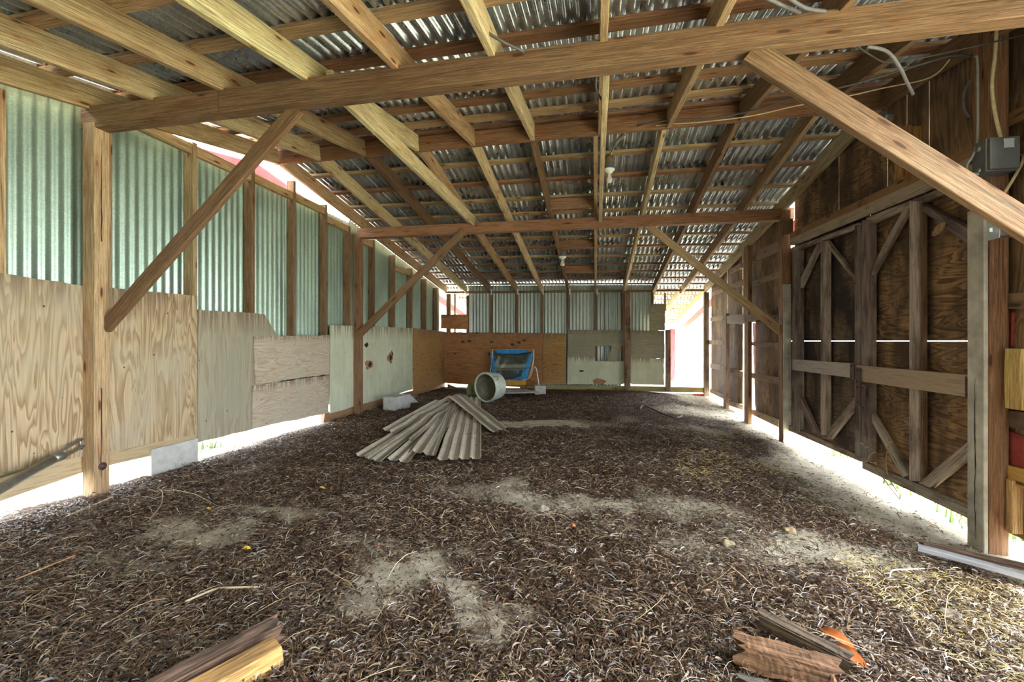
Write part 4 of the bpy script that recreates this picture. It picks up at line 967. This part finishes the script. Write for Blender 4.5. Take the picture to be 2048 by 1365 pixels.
# iron drawbar at left
r = empty('drawbar', (-2.3, .1, .05)); tag(r, 'greenish steel bar with a forked clevis end leaning at the left wall', 'drawbar')
pE = onX(118, 912, -2.985); pS = onX(0, 978, -2.83); dr = (pS-pE); st0 = pE+dr*((.03-pE.z)/dr.z)
tube('bar_shaft', [st0, pE], .024, STEEL, r, sm=1, ns=14); tube('bar_collar', [pE-dr.normalized()*-.05, pE-dr.normalized()*.005], (.024, .032), STEEL, r, sm=1, ns=14)
d_ = -dr.normalized(); s_ = d_.cross(VX).normalized()
for sg in (-1, 1):
    o_ = s_*(.022*sg); tube('clevis_arm', [pE, pE+o_*.9+d_*.02, pE+o_+d_*.05, pE+o_+d_*.20], .008, STEEL, r, sm=4)
tube('clevis_pin', [pE+d_*.18-s_*.035, pE+d_*.18+s_*.035], .008, STEEL, r, sm=1)

# foreground timbers
n = NT('rotten_wood'); co = n.objco(); g = n.noise(n.mapping(co, (1.5, 18, 18)), 3, 7, .7, 1.0)
c = n.mix(1, n.ocolor(), n.ramp(g, [(.32, .12), (.45, .55), (.6, 1.2), (.75, .5)]), 'MULTIPLY'); n.bump(g, 1.0, .015); ROT = n.fin(c, .8)
def rot_log(name, a, b, w, h, col, lab, seed, ragged=.03):
    r = random.Random(seed); M, L = frame(a, b, (b-a).cross(VZ))
    nu, ns = 30, 20; vs = []; fs = []
    for i in range(nu+1):
        t = i/nu
        for k in range(ns):
            an = 2*math.pi*k/ns; cy = math.copysign(abs(math.cos(an))**.35, math.cos(an)); cz = math.copysign(abs(math.sin(an))**.35, math.sin(an))
            gr = 1-.14*max(0, math.sin(k*2.7+seed))-.06*math.sin(t*11+k)+r.uniform(-.03, .03)
            e = (r.uniform(-ragged, ragged) if i in (0, nu) else 0)
            vs.append((L*t+e, cy*w/2*gr, cz*h/2*gr))
    for i in range(nu):
        for k in range(ns): q = i*ns+k; fs.append((q, i*ns+(k+1) % ns, (i+1)*ns+(k+1) % ns, q+ns))
    vs.append((0, 0, 0)); vs.append((L, 0, 0)); e0 = len(vs)-2
    for k in range(ns): fs.append((k, (k+1) % ns, e0)); fs.append((nu*ns+k, nu*ns+(k+1) % ns, e0+1))
    o = link_mesh(name, vs, fs, ROT, None, matrix=M); o.color = (*col, 1); tag(o, lab, 'timber'); return o
def gl(px, py, l): return onZ(px, py, float(gp(px, py).z)+l)
a = gl(548, 1262, .05); b = gl(250, 1420, .05)
rot_log('broken_timber', a, b, .075, .06, (.22, .13, .085), 'dark upper half of the broken timber at the bottom left', 1)
a = gl(556, 1305, .03); b = gl(330, 1430, .03)
M = None
o = lum('broken_timber', a, b, (b-a).cross(VZ), (-.04, .035), (-.035, .03), (.72, .42, .14), ROT, n=6, c=.006); tag(o, 'yellow fresh-broken timber at the bottom left of the floor', 'timber')
a = gl(1483, 1300, .045); b = gl(1668, 1352, .045); rot_log('rotten_timber', a, b, .085, .07, (.34, .17, .08), 'short reddish rotten timber at the bottom right of centre', 4)
a = gl(1522, 1238, .04); b = gl(1692, 1325, .035); rot_log('rotten_timber', a, b, .055, .05, (.2, .14, .09), 'dark grooved rotten timber lying behind the reddish one', 6)
a = gl(1490, 1372, .02); b = gl(1580, 1400, .02); rot_log('rotten_timber', a, b, .05, .04, (.22, .19, .15), 'small grey timber end at the bottom edge below the reddish one', 9)
OLEAF = mat_plain('orange_leaf', (.55, .16, .04), .5, 0, .3, 30); YLEAF = mat_plain('yellow_leaf', (.65, .45, .05), .5, 0, .2, 30)
def leaf(px, py, ln, w, rz, mat, lab, lift=.02):
    c_ = gp(px, py, lift); vs = []; fs = []
    for i in range(9):
        t = i/8; ww = w*max(0,math.sin(math.pi*min(1, t*1.02)))**.7*.5+.0005
        for s_ in (-1, 0, 1): vs.append((ln*(t-.5), ww*s_, .25*ln*math.sin(t*4)*.4+(.3*ww if s_ else 0)))
    for i in range(8):
        for k in (0, 1): q = i*3+k; fs.append((q, q+1, q+4, q+3))
    o = link_mesh('dead_leaf', vs, fs, mat, None, True, matrix=Matrix.Translation(c_) @ Matrix.Rotation(rz, 4, 'Z') @ Matrix.Rotation(.5, 4, 'X')); tag(o, lab, 'leaf'); return o
leaf(1675, 1295, .10, .03, -.9, OLEAF, 'large curled orange leaf standing right of the rotten timbers', .03); leaf(1700, 1325, .10, .035, -1.0, OLEAF, 'brown-orange leaf just in front of the curled orange one', .02)
leaf(493, 1106, .035, .018, .4, YLEAF, 'small yellow leaf lying left of the sand patch'); leaf(645, 982, .05, .012, -.2, YLEAF, 'thin yellow leaf on the litter right of the near left post'); leaf(418, 1025, .05, .012, -.4, YLEAF, 'narrow yellow leaf below the tan panel')
leaf(757, 1100, .02, .014, .3, OLEAF, 'tiny orange leaf left of the small hole in the soil'); leaf(1148, 1060, .02, .014, .3, OLEAF, 'tiny orange leaf in the middle of the floor')
# board at right edge
a = gp(1835, 1112, .04); b = gp(2075, 1180, .04)
o = lum('grey_plank', a, b, (b-a).cross(VZ), (-.03, .02), (-.012, .012), (.28, .27, .28), GIRTX, n=4); tag(o, 'grey-lilac plank lying on the ground at the right edge below the gate post', 'plank')
a = gp(1840, 1098, .03); b = gp(2060, 1150, .03)
rot_log('rusty_strip', a, b, .03, .03, (.2, .12, .08), 'rusty ragged strip lying along the grey plank', 12)
# twigs & rocks
def rock(px, py, r_, col, lab, s):
    o = crumple('clod', gp(px, py, r_*.3), r_, r_*.8, r_*.6, mat_plain('clod_'+str(s), col, .95, 0, .3, 40, .6), lab, 'clod', s)
rock(1085, 1022, .035, (.25, .22, .16), 'grey clod of earth on the middle sand patch', 21); rock(1455, 1092, .03, (.3, .25, .15), 'sandy clod right of centre on the floor', 22); rock(1895, 1235, .035, (.16, .13, .1), 'dark clod near the right edge plank', 23)
rock(1145, 1105, .018, (.6, .58, .5), 'small whitish lump in the middle foreground', 24); rock(1580, 1065, .03, (.3, .22, .12), 'brown clod below the far gate leaf', 25)
def twig(pts, r, col, lab):
    P = [gp(a, b, l) for (a, b, l) in pts]; o = tube('twig', P, r, CABLE, None, col, 6, 6); tag(o, lab, 'twig')
twig([(1280, 822, .02), (1290, 815, .02), (1345, 838, .02), (1365, 835, .02)], .012, (.12, .07, .04), 'dark branch lying on the floor before the back post')
twig([(1780, 1160, .01), (1785, 1155, .03), (1820, 1152, .03), (1848, 1146, .02)], .003, (.7, .66, .58), 'bent white twig on the ground left of the grey plank')
twig([(133, 1040, .02), (180, 1020, .02), (226, 1003, .03)], .004, (.6, .45, .28), 'straight pale stick in front of the near left post')
twig([(318, 985, .02), (325, 995, .03), (322, 1020, .03), (300, 1050, .03)], .003, (.3, .18, .12), 'curved dark twig below the footing block')
twig([(30, 1170, .02), (90, 1150, .03), (150, 1120, .02)], .003, (.4, .22, .12), 'reddish twig at the lower left floor')
twig([(370, 1215, .02), (430, 1195, .03), (460, 1192, .03), (520, 1185, .02)], .004, (.5, .38, .25), 'pale curled stem above the yellow broken timber')

# dry weed before the gate
r = empty('dried_weed', gp(1800, 975)); tag(r, 'dried branching weed standing in front of the near gate leaf', 'weed')
for pts in ([(1795, 985), (1775, 950), (1760, 915), (1745, 897), (1728, 890)], [(1775, 950), (1772, 915), (1780, 885)], [(1760, 915), (1752, 905), (1740, 910), (1733, 925)], [(1800, 1000), (1780, 975), (1765, 955), (1745, 930)]):
    tube('stem', [onX(a, b, 1.93) for a, b in pts], .003, CABLE, r, (.32, .22, .1), 5, 5)
for (a, b) in ((1728, 889), (1734, 893), (1723, 886), (1780, 883)): tube('seed_head', [onX(a, b, 1.93), onX(a+5, b-1, 1.93)], (.010, .004), CABLE, r, (.3, .22, .12), 1, 6)

# grass tufts outside the right wall
GRASS = mat_plain('grass_blades', (.16, .36, .06), .5, 0, .4, 5, .05, True)
def tuft(x, y, h, nb, spread, lab, col=(.2, .40, .08), seed=0):
    r = random.Random(seed); vs = []; fs = []
    for i in range(nb):
        a = r.uniform(0, 2*math.pi); l = h*r.uniform(.5, 1.15); bx, by = r.gauss(0, spread*.35), r.gauss(0, spread*.35); out = r.uniform(.15, .9)*l; w = r.uniform(.004, .009)
        b0 = len(vs)
        for j in range(5):
            t = j/4; d = out*t*t; ww = w*(1-t)**.7
            px_, py_ = bx+math.cos(a)*d, by+math.sin(a)*d; z = l*(t-.35*t*t*out/l)
            vs += [(px_-math.sin(a)*ww, py_+math.cos(a)*ww, z), (px_+math.sin(a)*ww, py_-math.cos(a)*ww, z)]
        for j in range(4): q = b0+2*j; fs.append((q, q+1, q+3, q+2))
    o = link_mesh('grass_tuft', vs, fs, GRASS, None, matrix=Matrix.Translation((x, y, float(gz(x, y))-.01))); o.color = (*[v*.45 for v in col], 1); tag(o, lab, 'grass', 'grass outside the gate'); return o
T_ = [(2.35, 5.0, .14, 40, .2, 'sparse grass tuft under the far gate leaf'), (2.5, 4.5, .16, 80, .18, 'pale grass clump outside the middle of the gate'), (2.3, 4.05, .10, 60, .12, 'low weeds under the meeting of the gate leaves'), (2.35, 3.6, .12, 60, .3, 'low green weeds under the near gate leaf'),
      (2.3, 3.25, .24, 80, .2, 'tall green grass clump under the near gate leaf'), (2.45, 3.02, .22, 80, .25, 'dense grass clump left of the near gate post foot'), (2.6, 3.5, .2, 70, .3, 'grass clump further out beyond the near gate leaf'), (2.35, 2.55, .24, 90, .25, 'long grass right of the near gate post foot'), (2.6, 2.3, .3, 90, .3, 'long grass at the right edge of the view'),
      (3.2, 4.2, .25, 90, .5, 'grass growing a metre outside the gate'), (3.3, 5.4, .25, 90, .5, 'far grass outside beyond the far gate post'), (2.8, 6.4, .2, 60, .4, 'pale grass outside the slotted wall bay')]
for i, t in enumerate(T_): tuft(*t, seed=i+1)
tuft(-3.45, 3.6, .12, 40, .2, 'sparse green tuft outside the gap under the left wall', (.3, .42, .1), 31); tuft(-3.5, 3.2, .1, 30, .2, 'tiny green tuft outside beside the footing block', (.3, .42, .1), 32)

# ------------------------------------------------------------------ beyond the back wall
nb = empty('neighbour_wall', (-3, 13.6, 0)); tag(nb, 'white grooved siding wall seen through the back left gap', 'wall')
WS = mat_plain('white_siding', (.8, .8, .78), .6, 0, .04)
for i in range(6): box('siding_panel', -5.2+i*.62, -5.2+i*.62+.605, 12.2, 12.23, -.1, 3.0, (1, 1, 1), WS, nb)
tag(box('post', 1.98, 2.1, 13.2, 13.32, -.3, zr(2, 13.3), (.6, .2, .2), RED), 'pink-red outer post of the lean-to beyond the doorway', 'post')
tag(box('post', *(sorted((onY(1341, 700, 13.3).x, onY(1350, 700, 13.3).x))), 13.2, 13.32, -.3, zr(1.9, 13.3), (.6, .2, .2), RED), 'pink-red lean-to post just right of the weathered jamb', 'post')
for (l, r, t, b_, m, lab) in ((1306, 1386, 786, 800, CONC, 'white concrete footing under the back wall sill right of the post'), (1387, 1426, 788, 806, RED, 'red painted footing board at the back right corner')):
    tag(box('footing_block', onY(l, t, 9.2).x, onY(r, t, 9.2).x, 9.2, 9.3, -.15, onY(l, t, 9.2).z, (1, 1, 1), m, axis='x'), lab, 'block')

# ------------------------------------------------------------------ light
w = bpy.data.worlds.new('world'); S.world = w; w.use_nodes = True; wt = w.node_tree; bg = wt.nodes['Background']
bg.inputs[0].default_value = (.88, .94, 1, 1); bg.inputs[1].default_value = 3.0
sun = bpy.data.lights.new('sun', 'SUN'); sun.energy = 13; sun.angle = .02; sun.color = (1, .95, .86); so = bpy.data.objects.new('sun', sun); COL.objects.link(so)
so.rotation_euler = Vector((-.16, .12, -1)).to_track_quat('-Z', 'Y').to_euler()
S.view_settings.view_transform = 'Standard'; S.view_settings.look = 'None'; S.view_settings.gamma = 1; S.view_settings.use_curve_mapping = False
S.view_settings.exposure = 2.3
S.cycles.max_bounces = 8; S.cycles.diffuse_bounces = 6
